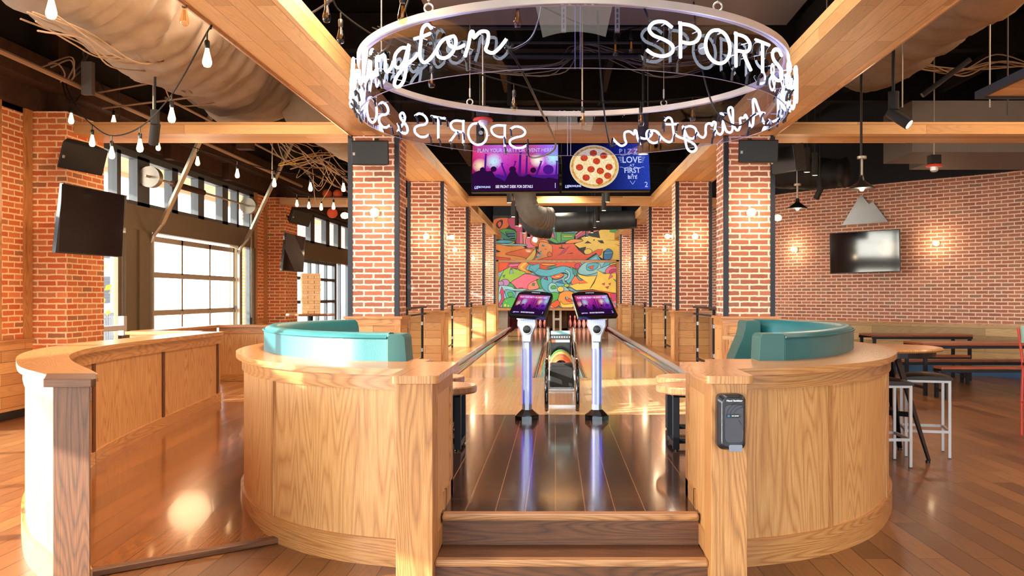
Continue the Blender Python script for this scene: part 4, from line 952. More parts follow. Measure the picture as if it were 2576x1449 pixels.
# ------------------------------------------------------------------ graffiti mural
def mural(name,label,Yp,rect,shapes,frame=None):
    fx=lambda p:(1180+p[0]/4.83,480+p[1]/4.83)
    mats=[M['g_'+k] for k in GK]; f=MB(); lay=[0]
    def put(poly,mi,y):
        vs=[P(*fx(p),Yp) for p in poly]; vs=[Vector((v.x,y,v.z)) for v in vs]
        f.add(vs,[tuple(t) for t in tessellate_polygon([[Vector((v.x,v.z,0)) for v in vs]])],None,mi)
    def outline(poly,w,y):
        n=len(poly); vs=[];fs=[]
        for i in range(n):
            a,b,c=poly[i-1],poly[i],poly[(i+1)%n]; t=Vector((c[0]-a[0],c[1]-a[1]))
            if t.length<1e-6: t=Vector((1,0))
            t.normalize(); nn=(-t.y,t.x)
            for s in (-1,1):
                v=P(*fx((b[0]+nn[0]*w*s,b[1]+nn[1]*w*s)),Yp); vs.append((v.x,y,v.z))
        for i in range(n): j=(i+1)%n; fs.append((2*i,2*j,2*j+1,2*i+1))
        f.add(vs,fs,None,GK.index('black'))
    x0,y0,x1,y1,bgc=rect
    a=P(*fx((x0,y0)),Yp); b=P(*fx((x1,y1)),Yp); f.box(a.x,b.x,Yp,Yp+.03,b.z,a.z,GK.index(bgc))
    cl=lambda p:(min(max(p[0],x0+1),x1-1),min(max(p[1],y0+1),y1-1))
    y=Yp-.002
    for sh in shapes:
        col,pts=sh[0],sh[1]; opt=sh[2] if len(sh)>2 else ''
        if col=='o': (cx,cy,rx,ry,c2)=pts; pts=[(cx+rx*math.cos(2*PI*k/24),cy+ry*math.sin(2*PI*k/24)) for k in range(24)]; col=c2; opt+='s'
        if 's' not in opt: pts=[(p.x,p.y) for p in cat_rom([(p[0],p[1],0) for p in pts],4,True)]
        pts=[cl(p) for p in pts]; q=[]
        for p in pts:
            if not q or math.dist(p,q[-1])>.8: q.append(p)
        pts=q
        put(pts,GK.index(col),y); y-=.0012
        if 'n' not in opt: outline(pts,2.6,y); y-=.0012
    return tag(f.build(name,mats),label,'mural')
GK=['black','orange','yellow','green','blue','pink','lime','magenta','salmon','teal','dkblue','red','ltorange','pale','lilac']
def strk(pts,w):
    q=[(p.x,p.y) for p in cat_rom([(a,b,0) for a,b in pts],5)]; L=[];R=[]
    for i in range(len(q)):
        a=q[max(i-1,0)];b=q[min(i+1,len(q)-1)]; t=Vector((b[0]-a[0],b[1]-a[1])).normalized(); ww=w*(1 if not isinstance(w,tuple) else 1)
        L.append((q[i][0]-t.y*ww,q[i][1]+t.x*ww)); R.append((q[i][0]+t.y*ww,q[i][1]-t.x*ww))
    return L+R[::-1]
up=[('orange',[(300,350),(490,335),(480,430),(420,470),(360,480),(300,500)]),('black',[(340,380),(400,350),(410,400),(370,460),(330,430)],'n'),('red',[(345,400),(375,370),(395,400),(370,445)]),
('magenta',[(480,335),(640,340),(720,395),(860,410),(1000,440),(1040,490),(960,535),(820,535),(740,565),(700,650),(570,640),(570,490),(500,440)]),
('pink',[(640,380),(760,400),(900,430),(1000,470),(960,505),(860,480),(760,440)]),('salmon',[(655,500),(700,495),(705,650),(660,650)],'s'),('magenta',[(575,495),(640,495),(640,640),(575,640)],'s'),('pink',[(610,495),(655,500),(655,645),(612,640)],'s'),
('green',[(310,505),(430,462),(565,492),(565,600),(460,592),(310,520)]),('black',[(440,500),(560,500),(560,590),(470,585)],'sn'),('blue',[(445,505),(560,500),(560,516),(455,520)],'s'),('blue',[(460,530),(560,527),(560,545),(470,547)],'s'),('blue',[(480,558),(560,556),(560,574),(490,576)],'s'),
('teal',[(310,500),(370,490),(520,590),(440,595),(310,540)],'s'),('pale',[(305,540),(360,560),(420,590),(305,600)]),
('pink',[(700,560),(860,530),(1055,515),(1060,625),(940,600),(840,620),(800,695),(700,685)]),('o',(835,610,92,70,'orange')),('o',(900,640,70,50,'ltorange')),
('o',(430,625,128,32,'yellow')),('o',(430,618,112,20,'blue')),('pale',[(305,640),(660,650),(690,670),(500,668),(305,655)]),
('ltorange',[(300,655),(480,672),(650,670),(690,700),(810,700),(800,780),(760,842),(300,842)]),('orange',[(440,770),(560,730),(700,700),(800,720),(790,780),(740,830),(620,800)]),('black',[(300,700),(390,740),(300,760)],'sn'),('lilac',[(300,730),(350,745),(300,765)],'s'),('red',[(300,800),(500,820),(510,842),(300,842)],'s'),('yellow',[(690,842),(740,780),(800,710),(812,760),(770,842)]),
('teal',[(1010,440),(1080,420),(1300,395),(1300,520),(1230,600),(1060,640),(1040,560)]),('blue',[(1010,450),(1140,410),(1210,405),(1090,460),(1030,475)],'s'),('black',[(1060,440),(1180,410),(1190,420),(1070,455)],'sn'),('green',[(1020,480),(1110,470),(1160,420),(1200,420),(1170,490),(1120,520),(1112,625),(1062,625),(1060,520)]),('blue',[(1180,430),(1285,415),(1280,510),(1150,515)],'s'),('green',[(1120,520),(1275,520),(1275,600),(1125,610)],'s'),('lime',[(1140,540),(1260,540),(1250,570),(1150,570)],'s'),('green',[(890,540),(960,545),(1060,600),(1080,640),(1010,620)]),
('pink',[(1290,540),(1420,440),(1570,425),(1570,490),(1420,530),(1300,590)],'s'),('magenta',[(1300,560),(1420,470),(1440,500),(1310,585)],'s'),
('green',[(1560,440),(1720,410),(1890,380),(1850,510),(1720,520),(1600,490)]),('teal',[(1740,420),(1790,410),(1830,470),(1800,480)],'s'),
('green',[(1300,590),(1400,590),(1390,640),(1310,630)]),
('yellow',[(1570,490),(1640,450),(1725,430),(1705,500),(1845,520),(1845,842),(1640,842),(1560,790),(1420,775),(1340,700),(1275,650),(1380,600),(1360,570),(1440,545),(1500,560),(1590,575)],'s'),
('black',[(1400,640),(1440,610),(1490,640)],'sn'),('black',[(1555,605),(1620,603),(1640,640),(1600,640)],'sn'),('black',[(1760,640),(1845,680),(1845,690)],'sn'),('black',[(1520,520),(1545,500),(1590,575),(1530,560)],'sn'),('black',[(1500,600),(1530,588),(1520,610)],'sn'),('black',[(1640,605),(1845,600),(1845,606)],'sn'),('black',[(1330,700),(1420,680),(1400,770),(1360,740)],'sn'),('o',(1445,742,50,38,'yellow')),
('red',[(850,620),(960,640),(1060,655),(1270,640),(1330,720),(1400,775),(1460,770),(1560,715),(1625,712),(1600,780),(1500,830),(1400,842),(780,842),(830,740)],'s'),('ltorange',[(860,625),(1000,660),(1000,780),(900,820),(800,842),(840,740)]),('orange',[(950,770),(980,740),(1010,790),(960,800)]),('black',[(1090,690),(1120,690),(1120,660),(1130,660),(1130,690),(1160,700),(1160,710),(1090,700)],'sn'),('green',[(1110,680),(1135,670),(1130,690)],'s'),('magenta',[(1140,730),(1230,665),(1160,750),(1080,790)],'s'),('black',[(1180,770),(1270,750),(1250,765)],'sn'),
('ltorange',[(1270,590),(1380,600),(1360,620),(1260,640),(1170,640),(1200,610)]),
('black',[(1410,842),(1540,755),(1560,775),(1480,842)],'sn'),('blue',[(1440,842),(1550,770),(1600,842)],'s'),('pale',[(1470,842),(1545,790),(1560,842)],'s'),
('black',[(1620,842),(1625,740),(1690,700),(1660,842)],'sn'),('dkblue',[(1635,770),(1660,720),(1695,705),(1740,740),(1735,790),(1710,835),(1640,832)]),('blue',[(1640,750),(1735,745),(1735,765),(1640,770)],'s')]
for (x,y,r,c) in ((895,668,12,'dkblue'),(910,672,8,'dkblue'),(935,663,7,'pale'),(972,697,8,'pale'),(930,712,8,'magenta'),(870,718,8,'pale'),(870,740,8,'dkblue'),(835,722,7,'pale'),(872,770,15,'blue'),(858,762,13,'dkblue'),(850,802,14,'blue'),(822,805,13,'dkblue'),(845,755,10,'black'),(785,842,5,'blue')): up.append(('o',(x,y,r,r,c),'n'))
mural('graffiti_mural','upper graffiti mural wall above the pins in orange, pink, green and yellow',32.33,(290,300,1860,846,'black'),up)
lo=[('red',[(350,868),(520,868),(500,920),(380,985),(355,1000)],'s'),('magenta',[(480,880),(660,870),(620,940),(440,965)],'s'),('pink',[(500,890),(640,885),(600,915),(480,925)],'s'),
('ltorange',[(590,925),(640,868),(740,868),(690,950),(770,990),(700,1003),(620,965)]),('yellow',[(620,930),(660,880),(700,880),(650,935),(700,975),(660,965)],'n'),
('red',[(740,868),(1330,868),(1345,980),(1250,930),(1060,940),(900,970),(780,905)]),('ltorange',[(880,880),(1060,890),(1000,910),(900,905)]),('teal',[(940,930),(1040,905),(1080,940),(960,950)],'s'),
('pale',[(1330,1000),(1335,940),(1420,868),(1560,872),(1600,930),(1560,990),(1420,1025)]),('blue',[(1440,890),(1560,880),(1560,930),(1500,970),(1430,960)]),('red',[(1440,930),(1520,905),(1500,960),(1470,940)],'s'),('blue',[(1610,930),(1650,870),(1720,868),(1690,920)],'s'),('pale',[(1550,960),(1700,900),(1705,985),(1620,1000)],'s'),
('o',(1315,915,32,32,'magenta')),('o',(1745,985,90,70,'pink')),('o',(1760,995,60,45,'magenta')),('o',(1770,1005,34,26,'pink')),('yellow',[(1710,890),(1785,870),(1785,890),(1720,905)],'s'),('red',[(1710,910),(1785,895),(1785,915),(1720,925)],'s'),
('lime',[(362,1095),(400,1010),(430,960),(510,920),(490,1010),(540,1000),(525,940),(690,990),(600,1060),(540,1130),(450,1090),(380,1110)],'s'),('teal',[(410,1030),(440,1020),(425,1060)],'s'),
('pink',[(510,1110),(600,1055),(700,1010),(885,1058),(820,1080),(760,1140),(700,1215),(600,1200),(545,1150)]),('salmon',[(730,1130),(850,1080),(870,1150),(820,1195),(720,1200)]),('teal',[(770,1125),(800,1120),(795,1155),(765,1150)],'s'),('red',[(605,1180),(655,1178),(655,1200),(605,1202)],'s'),('green',[(820,1100),(860,1050),(900,1180),(860,1190)],'s'),
('green',[(470,1150),(510,1120),(560,1180),(500,1180)]),('o',(440,1115,52,42,'lilac')),('o',(390,1125,34,30,'lilac')),
('pale',[(362,1180),(400,1150),(520,1165),(560,1190),(700,1190),(660,1215),(560,1215),(480,1215),(560,1290),(480,1330),(400,1410),(362,1380)]),('blue',[(440,1200),(560,1230),(540,1290),(460,1300)]),('green',[(470,1240),(520,1230),(540,1270),(490,1290)]),('o',(458,1215,9,9,'orange'),'n'),
('magenta',[(398,1165),(440,1250),(418,1245),(432,1330),(400,1370),(372,1418),(362,1418),(362,1380),(395,1310),(388,1245),(370,1250)],'s'),
('green',[(405,1375),(440,1310),(550,1295),(580,1350),(520,1418),(420,1418)]),('o',(440,1390,13,16,'yellow'),'n'),('o',(478,1398,9,10,'yellow'),'n'),('o',(455,1340,8,8,'lime'),'n'),
('blue',[(870,1090),(920,1040),(1000,1035),(1020,1130),(1080,1100),(1160,1130),(1210,1200),(1270,1235),(1000,1245),(900,1190)]),('black',[(905,1070),(945,1040),(960,1090)],'s'),('magenta',[(912,1068),(942,1048),(950,1085)],'s'),('orange',[(1000,1020),(1110,1000),(1150,1030),(1080,1070),(1010,1060)]),('yellow',[(1030,1035),(1120,1025),(1080,1055)],'s'),('pale',[(960,1180),(990,1120),(1050,1130),(1080,1170),(1160,1160),(1220,1235),(1010,1240)]),('green',[(1000,1160),(1040,1150),(1060,1185),(1000,1190)]),('dkblue',[(1060,1110),(1130,1080),(1150,1130),(1100,1120)],'s'),
('blue',strk([(735,930),(800,950),(850,985),(960,1000),(1060,975),(1150,955),(1225,985),(1235,1050),(1180,1100)],40),'s'),('blue',[(725,920),(850,885),(860,930),(800,990)],'s'),('pale',strk([(1170,960),(1215,1000),(1205,1060),(1160,1085)],13),'s'),('teal',[(1250,930),(1320,980),(1300,1040),(1262,1010)],'s'),
('orange',[(1240,1120),(1290,1035),(1340,1090),(1420,1080),(1470,1130),(1340,1160)]),
('yellow',[(1305,1010),(1430,1040),(1555,1030),(1560,965),(1640,1010),(1785,1000),(1785,1240),(1700,1240),(1500,1200),(1300,1210),(1215,1155),(1340,1115),(1330,1130),(1440,1120),(1350,1060)],'s'),('black',[(1550,1030),(1556,1030),(1520,1120),(1470,1190),(1464,1188),(1510,1110)],'sn'),('magenta',[(1610,1130),(1650,1118),(1640,1150)],'s'),('magenta',[(1690,1130),(1720,1120),(1710,1150)],'s'),('magenta',[(1650,1170),(1700,1160),(1680,1190)],'s'),('pink',[(1690,1080),(1720,1000),(1740,1040)],'s'),('blue',[(1750,1070),(1785,1090),(1785,1110)],'s'),
('o',(1112,1195,40,34,'yellow')),('o',(1185,1150,30,20,'lime')),('o',(1095,1250,20,18,'dkblue')),
('ltorange',[(1080,1330),(1100,1250),(1200,1215),(1300,1260),(1330,1360),(1260,1420),(1120,1418)]),('yellow',[(1110,1340),(1150,1380),(1260,1370),(1250,1418),(1130,1418)]),('red',[(1170,1290),(1240,1320),(1235,1350),(1180,1330)]),('pale',[(1175,1290),(1220,1308),(1180,1312)]),
('green',[(1000,1240),(1090,1245),(1075,1320),(1030,1360),(985,1350)]),('red',[(1010,1360),(1075,1330),(1100,1375),(1050,1418),(985,1400)]),('salmon',[(985,1380),(1040,1418),(985,1418)],'s'),('red',[(1300,1240),(1500,1210),(1785,1250),(1785,1300),(1400,1300)]),
('magenta',[(1710,1250),(1785,1245),(1785,1330),(1735,1340)],'s'),('pink',[(1740,1340),(1785,1330),(1785,1418),(1750,1418)],'s'),('blue',[(1760,1370),(1785,1360),(1785,1400)],'s')]
mural('graffiti_mural','lower framed graffiti panel directly above the pin openings',31.9,(355,866,1790,1420,'pale'),lo)
a=P(1180+300/4.83,480+866/4.83,31.85); b=P(1180+1845/4.83,480+1420/4.83,31.85)
t=thing('panel_frame','wide wooden frame around the lower graffiti panel above the pins','frame',(0.1,31.9,1.1))
w_=.16
il,ir=P(1180+355/4.83,0,31.85).x,P(1180+1790/4.83,0,31.85).x
MB().box(a.x-.03,il,31.84,32.0,PZ,a.z+.02).build('side_board',M['oak_cap'],t); MB().box(ir,b.x+.03,31.84,32.0,PZ,a.z+.02).build('side_board',M['oak_cap'],t)
MB().box(il,ir,31.84,32.0,a.z-.01,a.z+.07).build('top_board',M['oak_cap'],t,grain=0); MB().box(il,ir,31.84,32.0,b.z-.10,b.z+.0).build('bottom_board',M['oak_cap'],t,grain=0)

# ------------------------------------------------------------------ neon ring sign
RC=Vector((.146,7.5)); RR=1.78; ZR=3.41
SIGN=thing('neon_ring_sign','large hanging clear ring sign with white neon lettering and a pale metal rim','sign',(RC.x,RC.y,3.0))
def rp(th,r,z): return Vector((RC.x+r*math.cos(math.radians(th)),RC.y+r*math.sin(math.radians(th)),z))
def band(r0,r1,z0,z1,n=96,mi=0):
    f=MB(); vs=[]
    for k in range(n):
        th=360*k/n; vs+=[rp(th,r0,z0),rp(th,r1,z0),rp(th,r1,z1),rp(th,r0,z1)]
    fs=[]
    for k in range(n):
        j=(k+1)%n
        for e in range(4): fs.append((k*4+e,k*4+(e+1)%4,j*4+(e+1)%4,j*4+e))
    return f.add(vs,fs)
M['rim']=plain('rim_paint',(206,200,200),.35,.3)
band(RR-.03,RR+.025,ZR,ZR+.05).build('rim',M['rim'],SIGN,smooth=True)
band(RR-.003,RR+.003,2.995,ZR).build('acrylic_band',M['acrylic'],SIGN,smooth=True)
band(RR-.0032,RR+.0032,2.991,2.995).build('band_edge',plain('edge_violet',(120,114,150),.3),SIGN)
M['seam']=plain('seam_strip',(150,150,172),.2)
for th in (-90,90): 
    for d in (-.55,.55): MB().bar(rp(th+d,RR-.008,2.99),rp(th+d,RR-.008,ZR),.007,.006).build('seam_strip',M['seam'],SIGN)
    f=MB()
    for d in (-3.2,-1.6,1.6,3.2):
        for z in (ZR-.003,ZR+.053): f.lathe([(0,0),(.011,0),(.009,.006),(0,.008)],rp(th+d,RR,z),10)
    f.each('rim_bolt',M['white_metal'],SIGN)
for th in (125,57,-125,-57):
    p=rp(th,RR,ZR+.05); 
    MB().tube([(p.x+.03*math.cos(2*PI*k/14),p.y,p.z+.03+.03*math.sin(2*PI*k/14)) for k in range(14)],.007,6,True).build('eye_bolt',M['silver'],SIGN,smooth=True)
    MB().cyl((p.x,p.y,p.z+.055),(p.x,p.y,5.7),.004,6).build('hanging_cable',M['galv'],SIGN); MB().cyl((p.x,p.y,p.z+.08),(p.x,p.y,p.z+.17),.009,8).build('cable_clamp',M['silver'],SIGN)
# lettering strokes (x advance, y height); baseline 0, cap height 1
S_=[[(.62,.86),(.42,1.0),(.18,.95),(.06,.76),(.16,.58),(.42,.48),(.62,.34),(.62,.14),(.42,.0),(.18,.02),(.0,.14)]]
Pp=[[(.05,0),(.05,.5),(.05,1),(.05,1),(.36,.98),(.56,.82),(.5,.58),(.3,.46),(.08,.47)]]
O_=[[(.38+.37*math.sin(2*PI*k/12),.5+.5*math.cos(2*PI*k/12)) for k in range(13)]]
R_=[[(.05,0),(.05,.5),(.05,1),(.05,1),(.38,.98),(.56,.80),(.46,.56),(.08,.5)],[(.3,.5),(.42,.28),(.6,0)]]
T_=[[(.0,1),(.3,1),(.62,1)],[(.31,1),(.31,.5),(.31,.05)]]
A2=[[(.0,0),(.3,1),(.36,1),(.62,0)],[(.1,.35),(.52,.35)]]
AMP=[[(.6,.02),(.3,.45),(.18,.78),(.3,.98),(.45,.86),(.4,.66),(.1,.42),(.04,.15),(.2,.0),(.42,.08),(.6,.42)]]
C_=[[(.62,.84),(.42,1.0),(.16,.9),(.03,.5),(.16,.1),(.42,.0),(.62,.16)]]
I_=[[(.1,0),(.1,1)]]; L_=[[(.1,1),(.1,.02),(.12,0),(.5,0)]]
def word_print(seq):
    out=[];x=0
    for g,w in seq:
        for s in g: out.append([(x+a,b) for a,b in s])
        x+=w
    return out,x
SPORTS=[(S_,.78),(Pp,.72),(O_,.9),(R_,.78),(T_,.74),(S_,.62)]
SOCIAL=[(S_,.78),(O_,.88),(C_,.76),(I_,.3),(A2,.78),(L_,.5)]
SCR=[[(-.05,.05),(.04,-.04),(.16,.05),(.34,.62),(.45,1.0),(.52,.98),(.5,.55),(.52,.1),(.58,0)],[(.12,.36),(.3,.44),(.58,.4)],
[(.6,.0),(.68,.3),(.76,.54),(.80,.44),(.92,.46),(.91,.2),(.97,.02),(1.05,.08),(1.16,.4),(1.26,.86),(1.22,1.0),(1.14,.9),(1.13,.5),(1.14,.12),(1.2,.0),(1.32,.1),(1.42,.52),(1.41,.15),(1.47,0),(1.56,.08),(1.6,.2)],[(1.40,.72),(1.43,.82),(1.49,.84)],
[(1.64,.0),(1.62,.3),(1.61,.5),(1.67,.56),(1.70,.42),(1.74,.52),(1.84,.52),(1.87,.35),(1.87,.12),(1.93,.0),(2.03,.1),(2.08,.25)],
[(2.40,.52),(2.27,.56),(2.13,.42),(2.11,.16),(2.2,.02),(2.32,.12),(2.38,.34),(2.44,.60),(2.42,.40),(2.38,.0),(2.33,-.36),(2.22,-.52),(2.11,-.44),(2.16,-.22),(2.36,.02),(2.55,.18),(2.62,.3)],
[(2.88,.90),(2.80,1.04),(2.71,.94),(2.68,.6),(2.66,.2),(2.74,.0),(2.86,.08),(2.98,.3)],[(2.55,.72),(2.7,.73),(2.86,.77)],
[(3.22,.58),(3.08,.52),(2.98,.3),(3.0,.1),(3.12,.02),(3.24,.14),(3.30,.4),(3.26,.58),(3.17,.5),(3.2,.34),(3.32,.24),(3.44,.3)],
[(3.44,-.02),(3.5,.3),(3.53,.6),(3.57,.62),(3.58,.46),(3.68,.6),(3.79,.56),(3.79,.3),(3.76,.1),(3.86,.0),(3.96,.12),(4.06,.34)]]
def neon(strokes,width,th0,th1,z0,h,label):
    f=MB(); back=MB(); posts=MB()
    for st in strokes:
        if len(st)>2: pts=[(p.x,p.y) for p in cat_rom([(a,b,0) for a,b in st],4)]
        else: pts=[st[0],((st[0][0]+st[1][0])/2,(st[0][1]+st[1][1])/2),st[1]]
        q=[rp(th0+(th1-th0)*a/width,RR+.075,z0+h*b) for a,b in pts]
        f.tube(q,.0112,8)
        for i in range(3,len(q)-1,16): 
            a,b=pts[i]; th=th0+(th1-th0)*a/width; posts.tube([rp(th,RR+.004,z0+h*b),rp(th,RR+.066,z0+h*b)],.0035,5)
        for i in (0,-1):
            a,b=pts[i]; th=th0+(th1-th0)*a/width; back.tube([rp(th,RR+.07,z0+h*b-.002),rp(th,RR+.045,z0+h*b-.03),rp(th,RR+.035,z0+h*b-.085)],.0105,7)
    w_=f.build('neon_word',M['neon'],SIGN,smooth=True); back.each('electrode_sleeve',M['black'],w_); posts.each('standoff',M['glass_post'],w_)
M['glass_post']=plain('clear_post',(190,196,210),.2)
for off in (0,180):
    neon(SCR,4.06,195+off,255.5+off,3.095,.245,'a')
    s_,w=word_print(SPORTS); neon(s_,w,284+off,325+off,3.075,.225,'b')
    neon(AMP,.62,328+off,333+off,3.07,.2,'c')
    s_,w=word_print(SOCIAL); neon(s_,w,337+off,372+off,3.075,.225,'d')
def cond(pts,lab): 
    MB().tube(cat_rom(pts,8),.0085,8).build('black_conduit',M['black'],SIGN,smooth=True)
cond([rp(-105,RR+.06,3.14),rp(-103,RR+.02,3.13),rp(-101,RR-.3,3.35),rp(-101,RR-.6,3.9),(0.0,7.2,5.7)],'')
cond([rp(-105,RR+.06,3.13),rp(-104,RR-.1,3.08),rp(-105,1.0,2.9),(0.0,8.0,2.86),rp(104,RR-.1,2.95),rp(104,RR+.03,3.16)],'')
cond([rp(74,RR+.05,3.1),rp(76,RR-.05,3.12),rp(77,RR-.3,3.6),(.4,8.4,4.4),(.4,8.3,5.7)],'')
cond([rp(20,RR+.05,3.2),rp(24,RR-.1,3.1),rp(28,RR-.3,3.35),(1.3,8.2,4.2),(1.25,8.1,5.7)],'')
cond([rp(-74,RR+.05,3.3),rp(-75,RR-.02,3.38),rp(-77,RR-.2,3.9),(.5,6.4,5.7)],'')
cond([rp(-142,RR+.05,3.25),rp(-141,RR-.05,3.4),rp(-139,RR-.2,4.0),(-1.1,6.3,5.7)],'')
for th in (-120,-60,60,120,0,180): light('POINT','neon_glow',rp(th,RR+.0,3.2),5,(.82,.88,1.0),shadow_soft_size=.12)
# ------------------------------------------------------------------ edison bulbs on festoon cables
def bulb(lit):
    t=thing('festoon_bulb','x','light bulb',group='lit festoon bulbs' if lit else 'unlit festoon bulbs')
    MB().tube([(0,0,.0),(0,0,-.07)],.006,6).build('drop_cord',M['black'],t,local=True)
    MB().lathe([(0,-.115),(.017,-.115),(.019,-.10),(.019,-.065),(.012,-.055),(0,-.055)],n=14).build('socket',M['black'],t,smooth=True,local=True)
    MB().lathe([(.012,-.115),(.016,-.135),(.024,-.17),(.032,-.205),(.031,-.225),(.022,-.243),(0,-.25)],n=16).build('glass_bulb',M['bulb_on' if lit else 'bulb_glass'],t,smooth=True,local=True)
    if not lit:
        f=MB()
        for k in range(4): a=PI/2*k; f.tube([(.006*math.cos(a),.006*math.sin(a),-.13),(.009*math.cos(a),.009*math.sin(a),-.205)],.0015,4)
        f.build('filament',M['filament_dim'],[o for o in t.children if 'glass' in o.name][0],local=True)
    return t
BL_=bulb(True); BU_=bulb(False); used={True:False,False:False}
def put_bulb(x,y,Y,lit,label):
    """pixel of the bulb's glass centre"""
    c=P(x,y,Y); loc=(c.x,c.y,c.z+.185)
    src=BL_ if lit else BU_
    if not used[lit]: used[lit]=True; src.location=loc; src['label']=label
    else: dup(src,loc,0,label)
    return Vector(loc)
def festoon(label,ends,bulbs,grp='festoon cables'):
    pts=[]
    for b in bulbs:
        if b[0]=='p': pts.append(Vector(b[1]))
        else: pts.append(put_bulb(*b))
    tag(MB().tube(cat_rom(pts,8),.007,6).build('festoon_cable',M['joist_dark'],smooth=True),label,'cable',grp)
festoon('grey festoon cable swagging from the left wooden beam to the nearest brick pier',None,[('p',P(530,72,5.9)),(521,147,6.2,True,'lit bulb hanging highest on the swagged cable, in front of the wrapped duct'),(432,291,7.7,True,'lit bulb halfway down the swagged cable, above the left cross beam'),(352,367,8.7,True,'lit bulb on the swagged cable, right of the angled speaker'),(281,385,9.3,True,'lit bulb at the lowest point of the swagged cable, over the angled speaker'),(232,355,9.9,True,'lit bulb left of the angled speaker, in front of the brick pier'),('p',P(196,275,10.3)),('p',P(170,225,10.6)),('p',P(166,200,10.8))])
festoon('festoon cable running behind the left cross beam toward the windows',None,[('p',P(150,180,11.0)),(179,299,10.6,True,'lit bulb in front of the top right corner of the nearest brick pier'),('p',P(240,200,11.4)),(286,303,11.9,True,'small lit bulb just above the left cross beam, near the pier'),('p',P(340,280,12.3)),(398,368,12.6,True,'lit bulb under the left cross beam beside the cable drum'),(497,406,12.7,True,'lit bulb between the two inclined door tracks, leftmost there'),(597,437,12.9,True,'lit bulb beside the upper end of the second inclined door track'),(690,460,13.2,True,'lit bulb over the corner of the farther brick pier'),(781,471,13.4,True,'lit bulb above the orange balls on the second cross beam'),(864,472,13.6,True,'lit bulb right beside the steel angle of the nearest left column'),('p',P(905,430,13.8))])
festoon('short festoon cable in front of the second left cross beam',None,[('p',P(715,470,17.9)),(747,512,17.6,True,'lit bulb at the left end of the second cross beam'),(777,517,17.3,True,'second lit bulb along the far cross beam from its left end'),(808,521,17.0,True,'third lit bulb along the far cross beam from its left end'),(839,519,16.7,True,'rightmost lit bulb on the far cross beam'),('p',P(880,495,16.4))])
festoon('festoon cable crossing inside the neon ring',None,[('p',P(740,-30,6.2)),(822,36,6.5,False,'unlit bulb left of the neon ring, upper of two'),(857,90,6.8,False,'unlit bulb left of the neon ring, lower of two'),('p',P(960,100,7.2)),(1086,203,7.6,False,'unlit bulb behind the lower edge of the script lettering'),(1293,262,8.0,False,'unlit bulb inside the ring beside the curved black conduit'),(1466,302,8.4,False,'unlit bulb at the middle of the far rim of the ring'),(1612,302,8.7,False,'unlit bulb below the far rim, in front of a dark spotlight'),(1742,290,9.0,False,'unlit bulb below the far rim, above the mirrored script'),('p',P(1850,230,9.3)),('p',P(1960,120,9.6))])
festoon('festoon cable above the near rim of the neon ring',None,[('p',P(880,-120,5.4)),(1012,36,5.5,False,'large unlit bulb beside the eye bolt at the left of the ring rim'),('p',P(1130,-90,5.9)),(1302,48,6.6,False,'unlit bulb seen through the acrylic under the grey duct'),(1462,108,8.6,False,'unlit bulb just right of the vertical seam of the ring'),(1548,125,8.8,False,'unlit bulb below the right strut of the grey duct'),(1588,118,9.0,False,'small unlit bulb left of the large letter S'),('p',P(1700,40,9.4))])
festoon('festoon cable in front of the wrapped duct, top left',None,[('p',P(60,-90,5.0)),(129,22,5.3,True,'very large lit bulb at the top left corner'),('p',P(300,-60,5.6)),(464,44,6.3,False,'unlit bulb against the wrapped duct beside the wooden beam'),('p',P(620,-40,6.4))])
for loc,pw in (((-4.2,8.4,3.0),30),((-5.2,12.6,2.9),26),((-3.6,14.5,3.0),26),((-4.0,6.2,3.4),26),((-4.3,17.5,3.0),18)): light('POINT','bulb_light',loc,pw,(1,.66,.36),shadow_soft_size=.3)
# ------------------------------------------------------------------ wall bulbs (sconces)
def sconce():
    t=thing('wall_bulb','x','wall lamp',group='round wall bulbs'); R=Matrix.Rotation(PI/2,3,'X')
    MB().lathe([(0,0),(.062,0),(.062,.018),(.04,.03),(0,.03)],(0,0,0),22,R).build('backplate',M['white_paint'],t,smooth=True,local=True)
    MB().lathe([(0,.03),(.018,.03),(.02,.05),(.036,.08),(.044,.11),(.036,.145),(.014,.162),(0,.164)],(0,0,0),18,R).build('glass_bulb',M['bulb_on'],t,smooth=True,local=True)
    return t
s0=sconce(); g='round wall bulbs'; first=True
for s,X in (('left',CXL),('right',CXR)):
    for i,Y in enumerate(CYS):
        loc=(X+(.02),Y-.001,EYE+1.09); lab='round bulb lamp on the front of the %s brick column %s of the lanes'%(ORD[i],s)
        if first: s0.location=loc; s0['label']=lab; first=False
        else: dup(s0,loc,0,lab)
        light('POINT','wall_bulb_light',(loc[0],Y-.26,loc[2]),7 if i else 9,(1,.70,.42),shadow_soft_size=.05)
def wall_at(x):
    r=(x-CX)/F
    for a,b in zip(wp,wp[1:]):
        fa=a[0]-r*a[1]; fb=b[0]-r*b[1]
        if fa*fb<=0: k=fa/(fa-fb); return Vector((a[0]+(b[0]-a[0])*k,a[1]+(b[1]-a[1])*k,0)),Vector((b[0]-a[0],b[1]-a[1],0)).normalized()
for x,y,lab in ((2003,628,'round bulb lamp on the right brick wall, left of the television'),(2357,612,'round bulb lamp on the right brick wall, right of the television')):
    c,d=wall_at(x); nn=Vector((-d.y,d.x,0)); 
    if nn.y>0: nn=-nn
    c.z=EYE+(CY-y)*c.y/F; dup(s0,tuple(c+nn*.003),math.atan2(nn.x,-nn.y),lab); light('POINT','wall_bulb_light',c+nn*.3,11,(1,.72,.45),shadow_soft_size=.05)
